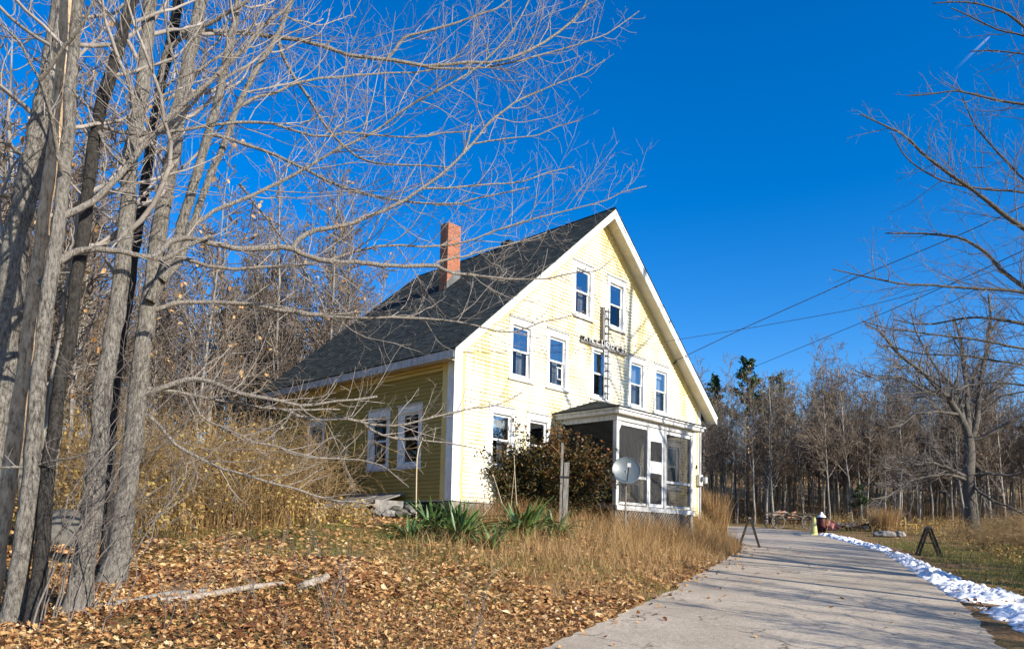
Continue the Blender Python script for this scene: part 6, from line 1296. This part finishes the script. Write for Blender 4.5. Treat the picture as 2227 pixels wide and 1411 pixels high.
# brush beyond the right sawhorse: tangled low bare shrubs
def bare_bush(h, n):
    t = np.linspace(0, 1, 9)[None]; P = np.zeros((n, 9, 3)); a = rng.uniform(0, 6.28, n)[:, None]; L = rng.uniform(.5, 1, n)[:, None]*h; s_ = rng.uniform(.2, 1.1, n)[:, None]
    P[:, :, 0] = L*s_*np.cos(a)*t**1.2; P[:, :, 1] = L*s_*np.sin(a)*t**1.2; P[:, :, 2] = L*(t-.4*s_*t**2.2)-.05; P += rng.normal(0, .03, P.shape)*(t*3)[..., None]
    R = np.full((n, 9), .016)*(1-.7*t); g = Geo(); g.tubes(P, R, 4)
    P2, R2 = spawn(P, R, 9, (.15, 1), (25, 65), lambda Lp, t_: np.clip(Lp*.4, .2, .8), 5, .6, .006, .4, -.02, .2, 0, None, .01); g.tubes(P2, R2, 3)
    P3, R3 = spawn(P2, R2, 4, (.15, 1), (25, 65), lambda Lp, t_: np.clip(Lp*.45, .1, .4), 4, .6, .004, .4, 0, .2, 0, None, .006); g.tubes(P3, R3, 3)
    return g
bb = [bare_bush(1.7, 14).build('bare_shrub', M['brush'], smooth=True), bare_bush(1.4, 12).build('bare_shrub', M['brush'], smooth=True)]
BB = [(20.3, 29.2, 1.0), (21.8, 31.5, 1.15), (19.2, 30.5, .75), (23.5, 34, 1.2), (21.2, 34.8, .95), (25.6, 37, 1.3), (18.7, 26.2, .7), (26.5, 40.5, 1.3), (24.3, 39.2, .9), (29.5, 43, 1.4), (31.5, 46, 1.4)]
for i, (x, y, s) in enumerate(BB):
    o = bb[i] if i < 2 else bb[i % 2].copy()
    if i >= 2: link(o)
    o.location = (x, y, float(terrain(x, y))); o.scale = (s*1.15, s*1.15, s); o.rotation_euler = (0, 0, i*1.3)
    tag(o, 'tangled low bare shrub in the brush beyond the right sawhorse', 'shrub', 'bare shrubs on the right bank')
lb = bare_bush(2.2, 10).build('bare_shrub', M['brush'], smooth=True)
LB = [(-5.2, 16.6, .9), (-6.4, 15.8, 1.0), (-5.6, 19.2, 1.0), (-5.4, 15.2, .8), (-6.9, 14.6, .9), (-8.2, 16.4, 1.1), (-6.2, 17.4, 1.1), (-4.9, 17.8, .85), (-7.8, 15.2, 1.1), (-5.6, 18.4, 1.25), (-7.4, 18, 1.3), (-9.6, 16.8, 1.2), (-5.0, 20.5, 1.35), (-8.6, 20.5, 1.4), (-11.5, 19.5, 1.4), (-6.8, 22.8, 1.5), (-10, 24, 1.6), (-13, 23, 1.5)]
for i, (x, y, s) in enumerate(LB):
    o = lb if i == 0 else lb.copy()
    if i: link(o)
    o.location = (x, y, float(terrain(x, y))); o.scale = (s, s, s*1.1); o.rotation_euler = (0, 0, i*1.1)
    tag(o, 'bare brittle shrub in the tan thicket left of the house', 'shrub', 'bare shrubs in the left thicket')
# ------------------------------------------------------------------ wires and vapour trail
def wire(pts, r, lab, sag=0.0):
    P = np.array(pts, float); q = resample(P, 30) if len(pts) > 2 else np.array(pts[0])+np.linspace(0, 1, 30)[:, None]*(np.array(pts[1])-np.array(pts[0]))
    t = np.linspace(0, 1, 30); q[:, 2] -= sag*4*t*(1-t); g = Geo(); g.tubes(q, np.full(30, r), 6)
    tag(g.build('power_line', M['wire'], smooth=True), lab, 'cable')
for q in WIRES: wire(*q)
g = Geo(); a, b_ = np.array(TRAIL[0]), np.array(TRAIL[1]); q = a+np.linspace(0, 1, 12)[:, None]*(b_-a); g.tubes(q, np.interp(np.linspace(0, 1, 12), [0, .06, 1], [2, 5, 9])*TRAIL[2], 8)
tag(g.build('vapour_trail', M['vapour'], smooth=True), 'short white vapour trail in the blue sky, upper right', 'vapour trail')
